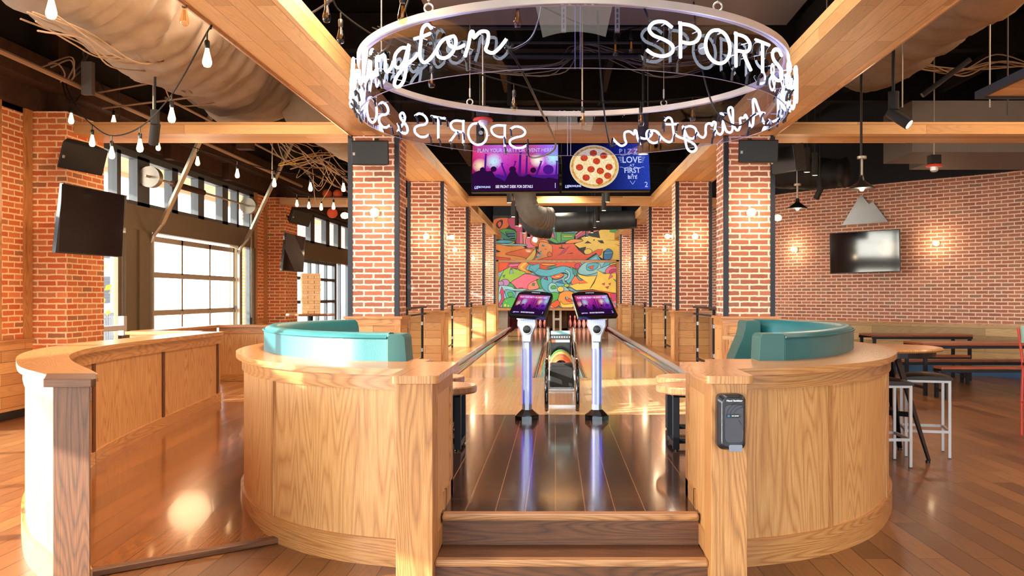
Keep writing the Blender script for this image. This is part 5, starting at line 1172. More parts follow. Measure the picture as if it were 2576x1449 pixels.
for (X,Y,z,rz,lab) in ((-2.706,11.7,2.58,-PI/2,'bulb lamp seen edge-on on the outer left side of the nearest left column'),(2.864,11.7,2.55,PI/2,'bulb lamp seen edge-on on the outer right side of the nearest right column'),(2.2,16.3,2.62,-PI/2,'bulb lamp on the lane side of the second right column'),(-2.04,16.3,2.60,PI/2,'bulb lamp on the lane side of the second left column')):
    dup(s0,(X,Y,z),rz,lab); light('POINT','wall_bulb_light',(X+(-.3 if rz<0 else .3),Y,z),7,(1,.70,.42),shadow_soft_size=.05)
# ------------------------------------------------------------------ loudspeakers
def speaker(label,loc,w,h,d,rz,tilt,roll=0,br=None,brand=True,group='black wall loudspeakers'):
    t=thing('loudspeaker',label,'loudspeaker',loc,group=group)
    Mx=(Matrix.Rotation(rz,4,'Z')@Matrix.Rotation(tilt,4,'X')@Matrix.Rotation(roll,4,'Y')).to_3x3()
    # trapezoid cabinet: wide grille in front, narrow back
    fr=[(-w/2,-d/2),(w/2,-d/2),(w*.28,d/2),(-w*.28,d/2)]
    vs=[Mx@Vector((a,b,z)) for z in (-h/2,h/2) for a,b in fr]
    MB().add(vs,[(0,3,2,1),(4,5,6,7),(0,1,5,4),(1,2,6,5),(2,3,7,6),(3,0,4,7)]).build('cabinet',M['black_matte'],t,local=True,bevel=.01)
    MB().obox(Mx@Vector((0,-d/2-.006,0)),w*.96,.012,h*.93,Mx).build('grille',M['black'],t,local=True,bevel=.004)
    MB().obox(Mx@Vector((-w*.42,-d/2-.014,-h*.05)),.028,.004,.035,Mx).build('badge',M['galv'],t,local=True)
    if br is not None: MB().bar((0,0,0),Vector(br)-Vector(loc),.05,.05).build('wall_bracket',M['black_steel'],t,local=True)
    return t
speaker('black loudspeaker mounted high on the front of the nearest left brick column',(-2.30,11.0,3.30),.47,.30,.3,0,.12,br=(-2.33,11.45,3.56))
speaker('black loudspeaker mounted high on the front of the nearest right brick column',(2.52,11.0,3.32),.50,.28,.3,0,.12,br=(2.53,11.45,3.56))
speaker('grey loudspeaker angled to the right, beside the nearest right column',(3.0,11.15,3.26),.40,.34,.3,-.95,.2,br=(2.86,11.5,3.45))
speaker('black loudspeaker angled down from the nearest left brick pier',(-5.9,10.85,3.24),.52,.33,.30,.75,.35,.12,br=(-6.24,11.4,3.3))
speaker('black loudspeaker angled down from the farther left brick pier',(-5.85,19.9,3.32),.5,.33,.30,.8,.35,.15,br=(-6.24,20.4,3.35))
# ------------------------------------------------------------------ hand sanitizer
L=Vector((.868,4.355,.66)); t=thing('hand_sanitizer_dispenser','dark grey hand sanitizer dispenser on the post right of the steps','dispenser',L)
def rr(w,h,r,cx=0,cz=0,n=5):
    o=[]
    for (sx,sz,a0) in ((1,1,0),(-1,1,PI/2),(-1,-1,PI),(1,-1,1.5*PI)):
        for k in range(n+1): a=a0+PI/2*k/n; o.append((cx+sx*(w/2-r)+r*math.cos(a),cz+sz*(h/2-r)+r*math.sin(a)))
    return o
zc=EYE+(CY-1057)*4.36/F; xc=(1840-CX)*4.3/F
M['disp']=plain('dispenser_plastic',(30,30,36),.28,0,.5,.05); M['disp2']=plain('dispenser_window',(62,60,70),.38)
a_=rr(.138,.272,.03); b_=rr(.112,.25,.03); 
vs=[(xc+p[0],4.36,zc+p[1]) for p in a_]+[(xc+p[0],4.30,zc+p[1]) for p in a_]+[(xc+.003+p[0]*.96,4.275,zc+p[1]*.98) for p in b_]
n=len(a_); fs=[(k,(k+1)%n,n+(k+1)%n,n+k) for k in range(n)]+[(n+k,n+(k+1)%n,2*n+(k+1)%n,2*n+k) for k in range(n)]+[tuple(2*n+k for k in range(n)),tuple(range(n-1,-1,-1))]
MB().add(vs,fs).build('housing',M['disp'],t,bevel=.004)
MB().prism([(xc+.008+p[0],zc-.005+p[1]) for p in rr(.088,.185,.02)],'y',4.270,4.28).build('front_panel',M['disp2'],t,bevel=.002)
for r in (.05,.066,.082):
    MB().tube([(xc+.052-r*math.cos(a),4.2695,zc+.03+r*.9*math.sin(a)) for a in [PI*.02+PI*.48*k/10 for k in range(11)]],.0012,5).build('groove',M['black'],t)
MB().tube([(xc+.01+.04*math.sin(a),4.2695,zc-.05+.07*math.cos(a)) for a in [PI*.15+PI*.5*k/10 for k in range(11)]],.0012,5).build('groove',M['black'],t)
MB().prism([(xc+.002+p[0],zc+.033+p[1]) for p in rr(.07,.019,.009)],'y',4.266,4.272).build('badge',M['black'],t)
MB().box(xc-.025,xc-.015,4.2645,4.2665,zc+.029,zc+.038).build('badge_mark',M['g_dkblue'],t)
tm=lambda b,sz,x,z,mt='txt_pl',**k: text_mesh(b,sz,M[mt],t,Matrix.Translation((x-L.x,4.2645-L.y,z-L.z))@Matrix.Rotation(PI/2,4,'X'),**k)
M['txt_pl']=plain('printed_white',(230,230,232),.5,noise_amt=0)
tm('san jamar',.0095,xc+.012,zc+.035,bold=.0002); tm('Hand Sanitizer',.0115,xc+.008,zc+.108,sx=1.15,bold=.0004)
MB().prism([(xc+.012+p[0],zc-.122+p[1]) for p in rr(.066,.034,.008)],'y',4.255,4.30).build('push_lever',M['chrome'],t,bevel=.003)
# ------------------------------------------------------------------ railings between the columns
def railing(label,X,ya,yb):
    t=thing('steel_railing',label,'railing',(X,(ya+yb)/2,PZ),group='steel and glass railings between the columns')
    n=3; ys=[ya+.35+(yb-ya-.7)*k/(n-1) for k in range(n)]
    for y in ys: MB().box(X-.02,X+.02,y-.02,y+.02,PZ,1.30).build('post',M['black_steel'],t)
    MB().box(X-.03,X+.03,ya+.02,yb-.02,1.29,1.325).build('top_rail',M['black_steel'],t); MB().box(X-.02,X+.02,ya+.02,yb-.02,1.17,1.20).build('mid_rail',M['black_steel'],t)
    MB().box(X-.02,X+.02,ys[0],ys[-1],PZ+.06,PZ+.09).build('bottom_rail',M['black_steel'],t)
    for a,b in zip(ys,ys[1:]): MB().box(X-.004,X+.004,a+.06,b-.06,PZ+.12,1.15).build('glass_panel',M['rail_glass'],t)
    f=MB()
    for y in ys:
        for z in (.55,1.02):
            for s in (-1,1):
                if (y==ys[0] and s<0) or (y==ys[-1] and s>0): continue
                f.box(X-.018,X+.018,y+s*.02 if s>0 else y-.075,y+.075 if s>0 else y-.02,z-.03,z+.03)
    f.each('glass_clamp',M['silver'],t)
for s,X in (('left',CXL),('right',CXR)):
    for i in range(4): railing('railing with glass panels between the %s and %s brick columns %s of the lanes'%(ORD[i],ORD[i+1],s),X,CYS[i]+.6,CYS[i+1]-.04)
# ------------------------------------------------------------------ giant stacking block tower on a high table
c=Vector((-3.78,13.5)); t=thing('high_table','round high pub table under the stacking block tower','table',(c.x,c.y,0))
MB().lathe([(0,1.2),(.36,1.2),(.37,1.215),(.36,1.235),(0,1.235)],(c.x,c.y,0),32).build('table_top',M['round_top'],t); MB().cyl((c.x,c.y,0.02),(c.x,c.y,1.2),.04,12).build('pedestal',M['black_steel'],t); MB().lathe([(0,0),(.27,0),(.27,.015),(.06,.04),(0,.04)],(c.x,c.y,0),28).build('foot',M['black_steel'],t)
M['block']=wood('pine_block',(248,216,164),(240,198,142),(220,172,116),.5,.5); bl=None; th=.35
for r in range(16):
    for k in range(3):
        a=th+(PI/2 if r%2 else 0); o=Vector(((k-1)*.093,0)); x=c.x+o.x*math.cos(a); y=c.y+o.x*math.sin(a); jit=rnd.uniform(-.008,.008)
        lab='pale wooden stacking block in layer %d from the bottom, %s one'%(r+1,['first','middle','last'][k])
        lab='pale stacking block of the tower, %s layer counting from the top, %s'%(['top','second','third','fourth','fifth','sixth','seventh','eighth','ninth','tenth','eleventh','twelfth','thirteenth','fourteenth','fifteenth','bottom'][15-r],[['left one','middle one','right one'],['front one','middle one','back one']][r%2][k])
        if bl is None: bl=tag(MB().box(-.044,.044,-.138,.138,0,.0375).build('stacking_block',M['block'],local=True,bevel=.003,grain=1),lab,'wooden block','stacking blocks of the giant tower'); b=bl
        else: b=bl.copy(); COL.objects.link(b)
        b.location=(x-jit*math.sin(a),y+jit*math.cos(a),1.236+r*.0385); b.rotation_euler=(0,0,a)
# orange balls on the far cross beam
M['bb']=plain('orange_rubber',(224,92,50),.6)
for x,y,Y,r,l,nm in ((823,497,20.2,.11,'orange ball resting on the second left cross beam, left of two','ball'),(850,497,20.2,.11,'orange ball resting on the second left cross beam, right of two','ball'),):
    p=P(x,0,Y); tag(MB().lathe([(r*math.sin(PI*k/12),-r*math.cos(PI*k/12)) for k in range(13)],(p.x,Y,ZB+.155+r),20).build('orange_ball',M['bb'],smooth=True),l,nm,'orange balls on the cross beam')
p=P(836,536,20.3); t=thing('globe_lamp','orange globe hanging under the second left cross beam','lamp',(p.x,p.y,p.z))
MB().lathe([(.12*math.sin(PI*k/12),-.12*math.cos(PI*k/12)) for k in range(13)],(p.x,p.y,p.z),20).build('globe',M['bb'],t,smooth=True); MB().cyl((p.x,p.y,p.z+.11),(p.x,p.y,ZB+.02),.008,6).build('cord',M['black'],t)
# ------------------------------------------------------------------ ceiling works
def cloth_duct(name,label,p0,p1,r,mat,amp=.09,n=60,seg=170,pinch=0,taper=None):
    p0=Vector(p0);p1=Vector(p1); d=(p1-p0); L=d.length; d.normalize(); x=d.cross(Vector((0,0,1))).normalized(); z=x.cross(d)
    vs=[];fs=[]
    for i in range(seg+1):
        t=i/seg; c=p0+d*L*t
        for k in range(n):
            a=2*PI*k/n; dirv=x*math.cos(a)+z*math.sin(a); q=c+dirv*r
            nz=noise.noise(Vector((q.x*1.1,q.y*2.4,q.z*1.1)))*.55-.5*abs(noise.noise(Vector((q.x*1.6+q.y*1.1,q.y*4.2,q.z*1.6))))-.42*abs(noise.noise(Vector((q.x*3.2-q.y*2,q.y*8,q.z*3.2+5))))+.25-.2*abs(noise.noise(Vector((q.x*7,q.y*17,q.z*7))))
            rr=r+amp*nz-amp*.5*(1-abs(math.sin(PI*L*t/1.3)))**6
            vs.append(c+dirv*rr)
    for i in range(seg):
        for k in range(n): fs.append((i*n+k,i*n+(k+1)%n,(i+1)*n+(k+1)%n,(i+1)*n+k))
    fs.append(tuple(range(n-1,-1,-1))); fs.append(tuple(seg*n+k for k in range(n)))
    o=MB().add(vs,fs).build(name,mat,smooth=False); o.data.polygons.foreach_set('use_smooth',[True]*len(o.data.polygons))
    return tag(o,label,'duct')
cloth_duct('wrapped_duct','large duct wrapped in tan cloth running above the left wooden beam',(-4.5,1.5,4.72),(-4.35,12.6,4.62),.72,M['fabric_duct'],.15)
cloth_duct('wrapped_duct','large duct wrapped in tan cloth running above the right wooden beam',(4.3,1.5,4.95),(4.2,11.9,4.95),.68,M['fabric_duct'],.12)
cloth_duct('wrapped_duct','short end of a tan wrapped duct behind the left cross beam',(-3.5,12.3,4.2),(-3.2,15.5,4.1),.42,M['fabric_duct'],.08,24,40)
cloth_duct('wrapped_duct','black wrapped duct in front of the right brick wall',P(1950,437,17.6),P(2130,435,16.8),.30,M['fabric_black'],.09,24,50)
cloth_duct('wrapped_duct','dark wrapped duct crossing above the far end of the lanes',P(1395,560,24),P(1600,552,24),.26,M['fabric_black'],.04,20,30)
M['flex']=plain('grey_flex_duct',(96,90,84),.7,.1,.3,.15,.4,18)
def elbow(label,pts,r,mat):
    q=cat_rom(pts,9); rr=[r*(1+.035*math.sin(i*2.1)) for i in range(len(q))]
    return tag(MB().tube(q,rr,24).build('elbow_duct',mat,smooth=True),label,'duct')
elbow('grey wrapped elbow duct above the lanes, nearer of two',[Vector((P(1318,440,19).x,19,5.69)),P(1318,440,19),P(1322,500,19),P(1335,536,19),P(1362,548,19.2),P(1386,549,19.3)],.24,M['flex'])
elbow('dark elbow duct just below the nearer grey elbow duct',[Vector((P(1322,500,23).x,23,5.69)),P(1322,500,23),P(1330,550,23),P(1350,573,23),P(1385,578,23.1)],.24,M['fabric_black'])
def sb(name,label,cat,mat,*a,group=None,grain=2): return tag(MB().box(*a).build(name,mat,grain=grain,bevel=.004),label,cat,group)
sb('box_duct','grey rectangular duct crossing above the neon ring','duct',M['duct_grey'],-1.25,2.35,7.7,8.9,4.26,4.75)
sb('box_duct','brown grey rectangular duct above the right seating area, nearer of two','duct',M['duct_grey'],5.1,9.5,12.5,13.6,3.56,4.3)
sb('box_duct','brown grey rectangular duct low over the right brick wall, farther of two','duct',M['duct_grey'],6.15,8.9,14.2,15.2,3.70,4.2)
sb('box_duct','rectangular duct above the far lanes on the left','duct',M['joist'],-1.9,-.5,16.5,19.2,4.35,4.7)
q=[(-5.3,5.45,3.78),(-3.52,5.95,3.78),(-3.1,5.9,3.78),(-3.5,5.0,3.78)]
f=MB().add([Vector(p) for p in q]+[Vector(p)+Vector((0,0,.05)) for p in q],[(0,1,2,3),(7,6,5,4),(0,1,5,4),(1,2,6,5),(2,3,7,6),(3,0,4,7)]); tag(f.build('ceiling_panel',M['duct_grey']),'ribbed grey ceiling panel in the top left corner','panel')
rb=MB()
# structure of the dark ceiling
for y in (3.0,6.2,9.4,13.0,16.4,20,24,28,32): struct(MB().box(-6.9,11,y-.1,y+.1,5.15,5.68).build('joist',M['joist_dark']))
for x in (-6.0,-4.9,-3.6,-.9,.9,3.6,5.4,7.2,9.0): struct(MB().box(x-.05,x+.05,-5,34,5.3,5.55).build('joist',M['joist'] if x<0 else M['joist_dark']))
struct(MB().box(-6.62,-6.3,5,31,4.12,4.45).build('joist',M['joist'])); struct(MB().box(-6.66,-6.55,5,31,3.86,4.12).build('joist',M['joist']))
for (y,) in ((11.3,),(14.6,),(17.2,),(20.1,),(23,)): struct(MB().box(-6.55,-6.42,y,y+.22,3.8,5.6).build('strut',M['joist']))
def pipe(label,pts,r,mat,k=1,name='ceiling_pipe',group='ceiling pipes and conduits'):
    return tag(MB().tube([Vector(p) for p in pts] if k==1 else cat_rom(pts,k),r,8).build(name,mat,smooth=True),label,'pipe',group)
M['conduit']=plain('conduit_tan',(150,118,92),.5,.3); M['cable']=plain('cable_tan',(140,112,86),.6); M['cable_dk']=plain('cable_dark',(52,44,40),.6)
pipe('long tan conduit running beside the window wall toward the far end',[(-5.8,5,4.08),(-5.8,20,4.02)],.032,M['conduit'])
pipe('thin conduit close to the left piers above the cross beam',[(-5.3,11.9,4.2),(-5.0,27,4.0)],.02,M['conduit'])
for k,(y,z,x0,x1,r) in enumerate(((9.5,4.42,-1.9,2.1,.03),(9.7,4.32,-1.4,1.6,.022),(9.9,4.22,-1.7,2.1,.035),(13.2,4.35,-1.9,2.1,.03),(21.5,4.5,-2,2.2,.05))):
    pipe(['upper dark conduit seen inside the ring','thin dark conduit seen inside the ring','lowest and thickest dark conduit seen inside the ring','dark conduit in front of the overhead lane screens','dark pipe above the far lanes'][k],[(x0,y,z),(x1,y,z)],r,M['black_steel'])
for x in (.07,.52):
    t=thing('channel_strut','slotted metal channel hanging inside the ring, %s of two'%('left' if x<.3 else 'right'),'strut',(x,7.35,3.75),group='slotted channel struts')
    MB().box(x-.02,x+.02,7.33,7.37,3.72,5.7).build('channel',M['duct_grey'],t); f=MB()
    for k in range(8): f.box(x-.007,x+.007,7.326,7.331,3.75+k*.045,3.775+k*.045)
    f.each('slot',M['black_matte'],t)
pipe('conduit drooping across the dark ceiling left of the ring',[(-3.0,8.5,3.95),(-2.7,9,4.3),(-1.9,9.2,4.9)],.012,M['cable_dk'],6)
def cables(label,pts,n,r,mat,spread=.05,sag=.05,name='cable_bundle',seed=1):
    R=random.Random(seed); f=MB()
    for k in range(n):
        o=Vector((R.gauss(0,spread),R.gauss(0,spread),R.gauss(0,spread*.6)))
        f.tube(cat_rom([Vector(p)+o+Vector((R.gauss(0,sag),0,R.gauss(0,sag)))*(1 if 0<i<len(pts)-1 else .1) for i,p in enumerate(pts)],7),r,5)
    o=f.build(name,mat,smooth=True); tag(o,label,'cables'); o['kind']='stuff'; return o
cables('bundle of tan cables sagging under the left wrapped duct',[P(95,38,6.6),P(228,98,7.8),P(300,135,8.6),P(430,165,9.8),P(470,215,10.6),P(560,235,11.2)],7,.008,M['cable'],.05,.07,seed=2)
cables('tangle of tan cables behind the left cross beam',[P(690,345,12.6),P(745,395,13.4),P(800,400,14),P(850,450,15),P(880,465,16)],6,.0065,M['cable'],.08,.07,seed=3)
cables('second tangle of tan cables behind the left cross beam',[P(720,350,12.6),P(770,380,13.2),P(815,405,14),P(860,430,15),P(890,440,16)],5,.0065,M['cable'],.1,.06,seed=4)
cables('loose drooping cables over the farther brick pier',[P(770,430,15),P(800,470,15),P(820,420,15),P(790,400,15)],5,.006,M['cable'],.05,.12,seed=5)
cables('thin yellow and green ties in the cable tangle',[P(700,416,14),P(765,400,14),P(800,385,14.2),P(860,390,15)],3,.008,plain('cable_yellow',(196,150,60),.6),.02,.03,seed=6)
cables('sagging grey cables seen through the near side of the ring',[(-2.0,10,4.55),(-.9,10,4.12),(0,10,4.10),(.32,10,4.32),(1.2,10,4.1),(2.2,10,4.3)],7,.007,M['duct_grey'],.04,.05,seed=7)
cables('cable bundle sagging across the dark ceiling on the right',[P(2255,158,11),P(2330,178,11.3),P(2410,182,11.6),P(2500,160,12),P(2600,168,12)],6,.010,M['cable'],.03,.04,seed=8)
cables('black cables hanging against the left ceiling beams',[P(185,190,10.8),P(215,165,10.8),P(235,120,10.6),P(270,105,10.5)],3,.012,M['cable_dk'],.03,.05,seed=9)
cables('thin cables curving above the nearest pier',[P(110,168,10.2),P(165,155,10.4),P(175,178,10.5),P(160,205,10.6)],3,.01,M['cable'],.03,.04,seed=10)
R=random.Random(11)
for k,(x,y,Y,l) in enumerate(((300,300,11.6,'left of the swagged cable'),(385,330,10.2,'above the small dark spotlight'),(360,200,11,'beside the left wrapped duct'),(685,450,14,'over the farther brick pier'),(710,420,14.5,'behind the left cross beam'),(960,140,9,'left of the ring'),(1220,330,11,'above the fire alarm light'),(1465,300,8.4,'over the centre of the ring'),(1630,320,10,'above the dark spotlight inside the ring'),(2080,240,10,'right of the ring'),(2165,455,10.5,'above the nearer pendant lamp'),(2005,500,13.7,'above the farther pendant lamp'),(2245,250,9.2,'above the lit spotlight'),(2270,270,9.4,'just right of the lit spotlight'),(2350,400,12,'above the right fire alarm light'),(2490,270,9,'over the hanging wood panel corner'),(2535,290,9,'right part of the frame over the wood panel'))):
    p=P(x,y,Y); tag(MB().cyl(p,(p.x,p.y,5.69),.008,6).build('hanger_rod',M['galv'] if k%2 else M['cable_dk']),'thin vertical hanger rod '+l,'rod','ceiling hanger rods')
for k,(a,b) in enumerate((((-4.2,11,4.05),(-5.9,11.4,3.95)),((-4.8,11.2,4.3),(-5.9,11.2,4.1)),((-3.0,16,4.4),(-5,16.5,3.9)))): pipe('thin diagonal brace among the left ceiling steelwork, %s'%['nearest to the pier','just behind the nearest one','farthest back'][k],[a,b],.014,M['conduit'])
pipe('diagonal dark brace in the right ceiling',[P(2320,240,10),P(2440,150,10)],.03,M['black_steel'])
sb('junction_box','grey junction box on the left ceiling steel above the nearest pier','junction box',M['duct_grey'],-5.75,-5.62,10.6,10.68,3.95,4.35); sb('junction_box','dark junction box above the second cross beam','junction box',M['joist'],-5.3,-5.05,14.5,14.7,3.95,4.25)
# ------------------------------------------------------------------ spotlights
def spot(label,x,y,Y,rot=(0,0),lit=False,s=1.0,grp='black ceiling spotlights',top=5.69):
    p=P(x,y,Y); t=thing('spotlight',label,'spotlight',p,group=grp)
    MB().cyl((0,0,.0),(0,0,top-p.z),.012*s,8).build('stem',M['black_steel'],t,local=True)
    MB().cyl((0,0,.05),(0,0,.19*s),.045*s,14).build('driver_box',M['black_matte'],t,local=True)
    Mx=(Matrix.Rotation(rot[0],4,'Z')@Matrix.Rotation(rot[1],4,'X')).to_3x3(); a=Mx@Vector((0,0,.06)); b=Mx@Vector((0,0,-.16*s))
    MB().cyl(a,b,.048*s,18).build('lamp_head',M['black_matte'],t,local=True); hd=[o for o in t.children if o.name.startswith('lamp_head')][0]; c=Mx@Vector((0,0,-.161*s))
    MB().cyl(b*.98,c,.04*s,18).build('lens',M['lens_on'] if lit else M['lens_dim'],hd,local=True); return t
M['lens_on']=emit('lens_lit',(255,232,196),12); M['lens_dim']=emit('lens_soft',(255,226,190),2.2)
spot('lit black spotlight hanging in front of the right cross beam',2248,288,9.2,(-2.2,.9),True,1.25,top=4.7)
light('SPOT','spot_beam',P(2240,292,9.05),90,(1,.85,.66),spot_size=1.2,spot_blend=.6,shadow_soft_size=.05,aim=(3.2,5.5,0))
spot('unlit black spotlight hanging in front of the left cross beam',390,325,9.6,(.6,.55),False,1.1,top=4.5)
spot('dark spotlight seen through the mirrored letter O',1208,330,10.8,(0,0),True); spot('dark spotlight seen behind the mirrored script lettering',1618,340,9.6,(0,0),False,1.3)
for k,(x,y,Y,l) in enumerate(((1281,489,16,'top left, just under the pink screen'),(1291,527,18,'left, in front of the cross beam'),(1300,552,20.5,'left, below the far cross beam'),(1318,572,24,'left, touching the top of the graffiti'),(1330,584,26,'left, lowest of the left row'),(1528,487,16,'top right, just under the pizza screen'),(1519,510,17,'right, in front of the far cross beam'),(1504,541,20.5,'right, below the far cross beam'),(1496,558,23,'right, in front of the dark wrapped duct'),(1489,572,25,'right, over the yellow graffiti'),(1476,585,27,'right, lowest of the right row'),(1450,570,25,'right of centre, thin and dark'))):
    spot('small black spotlight over the lanes, '+l,x,y,Y,(0,0),k%3!=2,.95)
for x,y,l,Y in ((2030,405,'upper black cylinder spotlight beside the right column',12.5),(2050,415,'second cylinder spotlight beside the right column',13.5),(2063,478,'lit spotlight in front of the black wrapped duct',14.5)): spot(l,x,y,Y,(0,0) if y<450 else (.8,.5),y>450,1.0)
light('AREA','lane_fill',(.1,16.5,4.2),150,(1,.84,.66),shape='RECTANGLE',size=2.6,size_y=3.0)  # unseen area fill added over the lanes, no fixture of its own
for Y,pw,c in ((21,160,0),(26,180,0)):
    light('SPOT','track_beam',(-.9,Y,4.0),pw*2.2,(1,.88,.72),spot_size=1.5,spot_blend=.8,shadow_soft_size=.1,aim=(-.6,32.3,2.4)); light('SPOT','track_beam',(1.3,Y,4.0),pw*2.2,(1,.88,.72),spot_size=1.5,spot_blend=.8,shadow_soft_size=.1,aim=(.9,32.3,2.4))
for Y in (15,19.5,24,28.5):
    light('SPOT','track_beam',(.1,Y,4.05),220,(1,.84,.62),spot_size=2.3,spot_blend=.7,shadow_soft_size=.12,aim=(.1,Y+.6,0))
# fire alarm lights
def alarm(label,x,y,Y,s=1.0,txt=False):
    p=P(x,y,Y); t=thing('fire_alarm_light',label,'alarm',p,group='ceiling fire alarm lights')
    MB().box(-.07*s,.07*s,-.07*s,.07*s,.04*s,.16*s).build('back_box',M['black_matte'],t,local=True,bevel=.005); MB().cyl((0,0,.16*s),(0,0,5.69-p.z),.01,6).build('stem',M['galv'],t,local=True)
    MB().lathe([(0,0),(.105*s,0),(.11*s,.01),(.10*s,.03),(.05*s,.045),(0,.045)],n=28).build('red_plate',M['red'],t,smooth=True,local=True)
    MB().lathe([(0,-.07*s),(.03*s,-.068*s),(.052*s,-.05*s),(.056*s,0),(0,0)],n=22).build('lens_dome',M['white_metal'],t,smooth=True,local=True)
    if txt: text_mesh('FIRE',.022,M['red'],t,Matrix.Translation((0,-.058,-.018))@Matrix.Rotation(PI/2,4,'X'),spacing=1.3)
alarm('red and white fire alarm light with black box, seen through the ring',1215,305,9.6,1.0,True); alarm('red and white fire alarm light on the right, below the ducts',2350,420,12,1.0); alarm('small red and white alarm light in front of the graffiti',1308,566,28,1.0)
# pendant lamps
def pendant(label,x,y,Y,w,top=5.69):
    p=P(x,y,Y); t=thing('pendant_lamp',label,'pendant lamp',p,group='black barn pendant lamps')
    MB().lathe([(w/2,-.0),(w*.49,.012),(w*.30,.055),(w*.16,.085),(w*.10,.11),(w*.09,.16),(0,.17),],n=32).build('lamp_shade',M['black'],t,smooth=True,local=True)
    MB().cyl((0,0,.16),(0,0,.36),.014,10).build('socket_neck',M['galv'],t,local=True); MB().lathe([(0,.36),(.055,.36),(.055,.39),(0,.39)],n=20).build('canopy_box',M['galv'],t,local=True)
    MB().cyl((0,0,.39),(0,0,top-p.z),.008,6).build('cord',M['black'],t,local=True)
    MB().lathe([(0,-.03),(.02,-.025),(.032,0),(.02,.03),(0,.03)],n=14).build('bulb',M['bulb_on'],t,smooth=True,local=True)
    light('POINT','pendant_light',p+Vector((0,0,-.08)),16,(1,.74,.46),shadow_soft_size=.04)
pendant('black barn pendant lamp above the mountain plate, nearer of two',2168,475,10.5,.31,4.45); pendant('black barn pendant lamp beside the nearest right column, farther of two',2006,525,13.7,.31)
# hanging wood panel
t=thing('hanging_wood_panel','hanging wooden ceiling panel with dark metal edge, top right corner','panel',(5.0,7.5,3.38))
MB().box(4.03,6.2,6.4,8.25,3.39,3.46).build('board',M['beam'],t,grain=0); MB().box(3.98,4.03,6.35,8.3,3.37,3.44).box(4.03,6.2,8.25,8.3,3.37,3.44).each('edge_angle',M['angle'],t)
for y in (6.8,8.0): MB().cyl((4.3,y,3.46),(4.3,y,5.69),.006,6).build('hanging_cable',M['galv'],t)
# mountain plate
c,d=wall_at(2180); nn=Vector((-d.y,d.x,0)); nn=nn if nn.y<0 else -nn
def onwall(x,y,off=.06):
    q,_=wall_at(x); q=q+nn*off; q.z=EYE+(CY-y)*q.y/F; return q
pl=[onwall(x,y) for x,y in ((2122,566),(2169,488),(2189,513.5),(2199,507.5),(2238,558.5))]; n=5
MB_=MB().add(pl+[p-nn*.02 for p in pl],[(0,1,2),(0,2,3),(0,3,4),(7,6,5),(8,7,5),(9,8,5)]+[(k,(k+1)%n,n+(k+1)%n,n+k) for k in range(n)]); o=MB_.build('mountain_plate',M['plate']); tag(o,'grey metal plate cut as two mountain peaks on the right brick wall','wall sign')
tag(MB().obox(P(144,548,10.9),.02,.09,.12).build('wall_outlet',M['white_paint']),'small white wall box behind the left edge of the tilted television','outlet')
# ------------------------------------------------------------------ right seating area
def bar_stool():
    t=thing('bar_stool','x','bar stool',group='bar stools around the high round table'); w,d=.2,.21
    f=MB().box(-w,w,-d,-d+.025,.70,.725).box(-w,w,d-.025,d,.70,.725).box(-w,-w+.025,-d+.025,d-.025,.70,.725).box(w-.025,w,-d+.025,d-.025,.70,.725); f.build('seat_frame',M['grey_frame'],t,local=True)
    for sx in (-1,1):
        for sy in (-1,1):
            x0=sx*w-(.025 if sx>0 else 0); y0=sy*d-(.025 if sy>0 else 0); l=MB().box(x0,x0+.025,y0,y0+.025,.008,.70).build('leg',M['grey_frame'],t,local=True); MB().box(x0,x0+.025,y0,y0+.025,0,.01).build('leg_cap',M['black'],l,local=True)
    MB().box(-w+.025,w-.025,-d,-d+.02,.235,.26).box(-w+.025,w-.025,d-.02,d,.235,.26).box(-w,-w+.02,-d+.02,d-.02,.235,.26).box(w-.02,w,-d+.02,d-.02,.235,.26).each('stretcher',M['grey_frame'],t,local=True)
    vs=[];fs=[];n=9
    for j in range(n):
        for i in range(n):
            u=-1+2*i/(n-1);v=-1+2*j/(n-1); cs=abs(u)**6+abs(v)**6; vs.append((u*(w+.012),v*(d+.012),.742+.04*(1-u*u*.8)*(1-v*v*.8)**.5*(1 if cs<1.9 else .3)))
    b=len(vs); vs+=[(x,y,.722) for x,y,z in vs]
    for j in range(n-1):
        for i in range(n-1): a=j*n+i; fs.append((a,a+1,a+n+1,a+n)); fs.append((b+a,b+a+n,b+a+n+1,b+a+1))
    for i in range(n-1):
        for (p,q) in ((i,i+1),((n-1)*n+i+1,(n-1)*n+i),((i+1)*n,i*n),(i*n+n-1,(i+1)*n+n-1)): fs.append((p,b+p,b+q,q))
    MB().add(vs,fs).build('seat_cushion',M['seat_brown'],t,smooth=True,local=True); return t
s0=bar_stool(); s0.location=(3.51,8.31,0); s0.rotation_euler=(0,0,-.27); s0['label']='brown cushioned bar stool standing free right of the round table'
dup(s0,(2.92,7.84,0),-.03,'brown cushioned bar stool half hidden behind the right booth wall, nearest of the three'); dup(s0,(2.98,8.60,0),.2,'bar stool mostly hidden behind the booth wall, on the far side of the round table')
t=thing('high_round_table','high round wooden table on splayed dark metal legs behind the right booth wall','table',(3.03,8.2,0))
MB().lathe([(0,1.0),(.55,1.0),(.565,1.015),(.55,1.03),(0,1.03)],(3.03,8.2,0),48).build('table_top',M['round_amber'] if 'round_amber' in M else M['oak_cap'],t,smooth=True); MB().lathe([(.0,.95),(.50,.95),(.50,1.0),(0,1.0)],(3.03,8.2,0),40).build('rim_band',M['black_steel'],t)
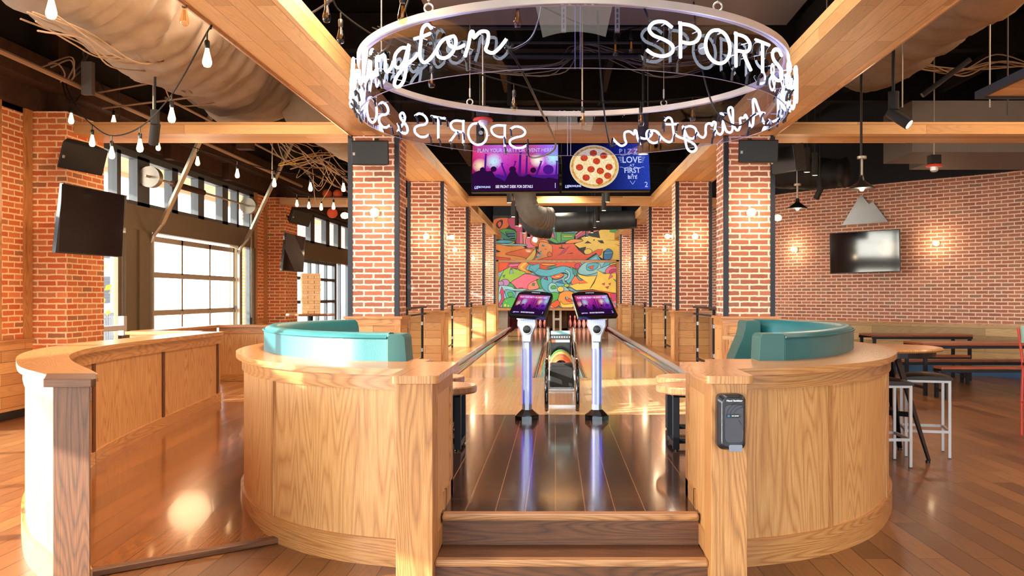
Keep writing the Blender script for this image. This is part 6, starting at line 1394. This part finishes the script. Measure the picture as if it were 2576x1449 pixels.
for a in (.785,2.356,3.927,5.498):
    c,s=math.cos(a),math.sin(a); p0=Vector((3.03+.16*c,8.2+.16*s,.96)); p1=Vector((3.03+.46*c,8.2+.46*s,.02)); u=Vector((c,s,0)); w_=Vector((-s,c,0))
    q=[(p0+w_*.055),(p0-w_*.055),(p1-w_*.022),(p1+w_*.022)]; q=[Vector(x) for x in q]; MB().add(q+[x+u*.018 for x in q],[(0,1,2,3),(7,6,5,4),(0,4,5,1),(1,5,6,2),(2,6,7,3),(3,7,4,0)]).build('leg',M['black_steel'],t); MB().cyl((p1.x,p1.y,0),(p1.x,p1.y,.025),.02,10).build('foot',M['black'],t)
for a in (0,PI/2): c,s=math.cos(a+.785)*.33,math.sin(a+.785)*.33; MB().bar((3.03-c,8.2-s,.42),(3.03+c,8.2+s,.42),.03,.045).build('foot_brace',M['black_steel'],t)
M['table_red']=wood('picnic_wood',(176,92,50),(150,72,38),(100,48,26),.35,.7,coat=.2)
def long_table(kind,label,x0,x1,y0,y1,z,group):
    t=thing(kind,label,'table' if 'table' in kind else 'bench',((x0+x1)/2,(y0+y1)/2,0),group=group)
    MB().box(x0,x1,y0,y1,z-.035,z).build('top_boards' if 'table' in kind else 'seat_boards',M['table_red'],t,grain=0,bevel=.004)
    MB().box(x0,x1,y0,y0+.03,z-.08,z-.035).box(x0,x1,y1-.03,y1,z-.08,z-.035).each('apron',M['black_steel'],t)
    for x in (x0+.02,x1-.07):
        for y in (y0,y1-.05): MB().box(x,x+.05,y,y+.05,0,z-.08).build('leg',M['black_steel'],t)
        MB().box(x,x+.05,y0+.05,y1-.05,.1,.14).build('cross_bar',M['black_steel'],t)
long_table('long_table','long reddish wooden table nearer to the camera on the right',5.55,8.3,13.2,13.95,.79,'long tables'); long_table('long_table','long reddish wooden table closest to the right brick wall',5.62,7.4,15.5,16.2,.82,'long tables')
long_table('long_bench','low bench on the near side of the nearer long table',5.62,8.3,12.72,13.02,.47,'long benches'); long_table('long_bench','low bench on the far side of the nearer long table',5.4,8.2,14.15,14.42,.47,'long benches'); long_table('long_bench','shorter bench in front of the long table at the wall',5.75,7.1,14.95,15.2,.49,'long benches')
t=thing('bar_chair','red metal bar chair with wooden back slat at the right edge','bar chair',(5.3,9.25,0))
BX=.27
for y,x in ((9.05,4.77),(9.05,5.17),(9.45,4.77),(9.45,5.17)):
    back=(x<5); x+=BX; MB().tube([(x+(.0 if back else 0),y,.0),(x,y,.35),(x+.015,y,.74)]+([(x-.01,y,.95),(x-.04,y,1.16)] if back else []),.015,8).build('leg',M['red'],t,smooth=True)
MB().box(4.76+BX,5.2+BX,9.03,9.47,.735,.755).build('seat_frame',M['red'],t); MB().box(4.77+BX,5.2+BX,9.03,9.47,.755,.79).build('seat',M['black'],t,bevel=.01)
MB().bar((4.77+BX,9.05,.3),(5.17+BX,9.05,.3),.02).bar((4.77+BX,9.45,.3),(5.17+BX,9.45,.3),.02).bar((4.77+BX,9.05,.36),(4.77+BX,9.45,.36),.02).each('stretcher',M['red'],t)
MB().box(4.79+BX,4.81+BX,9.07,9.43,.96,1.17).build('back_slat',M['oak_cap'],t); MB().box(4.755+BX,4.788+BX,9.03,9.45,1.0,1.18).build('back_pad',plain('pale_teal_pad',(150,190,176),.6),t)
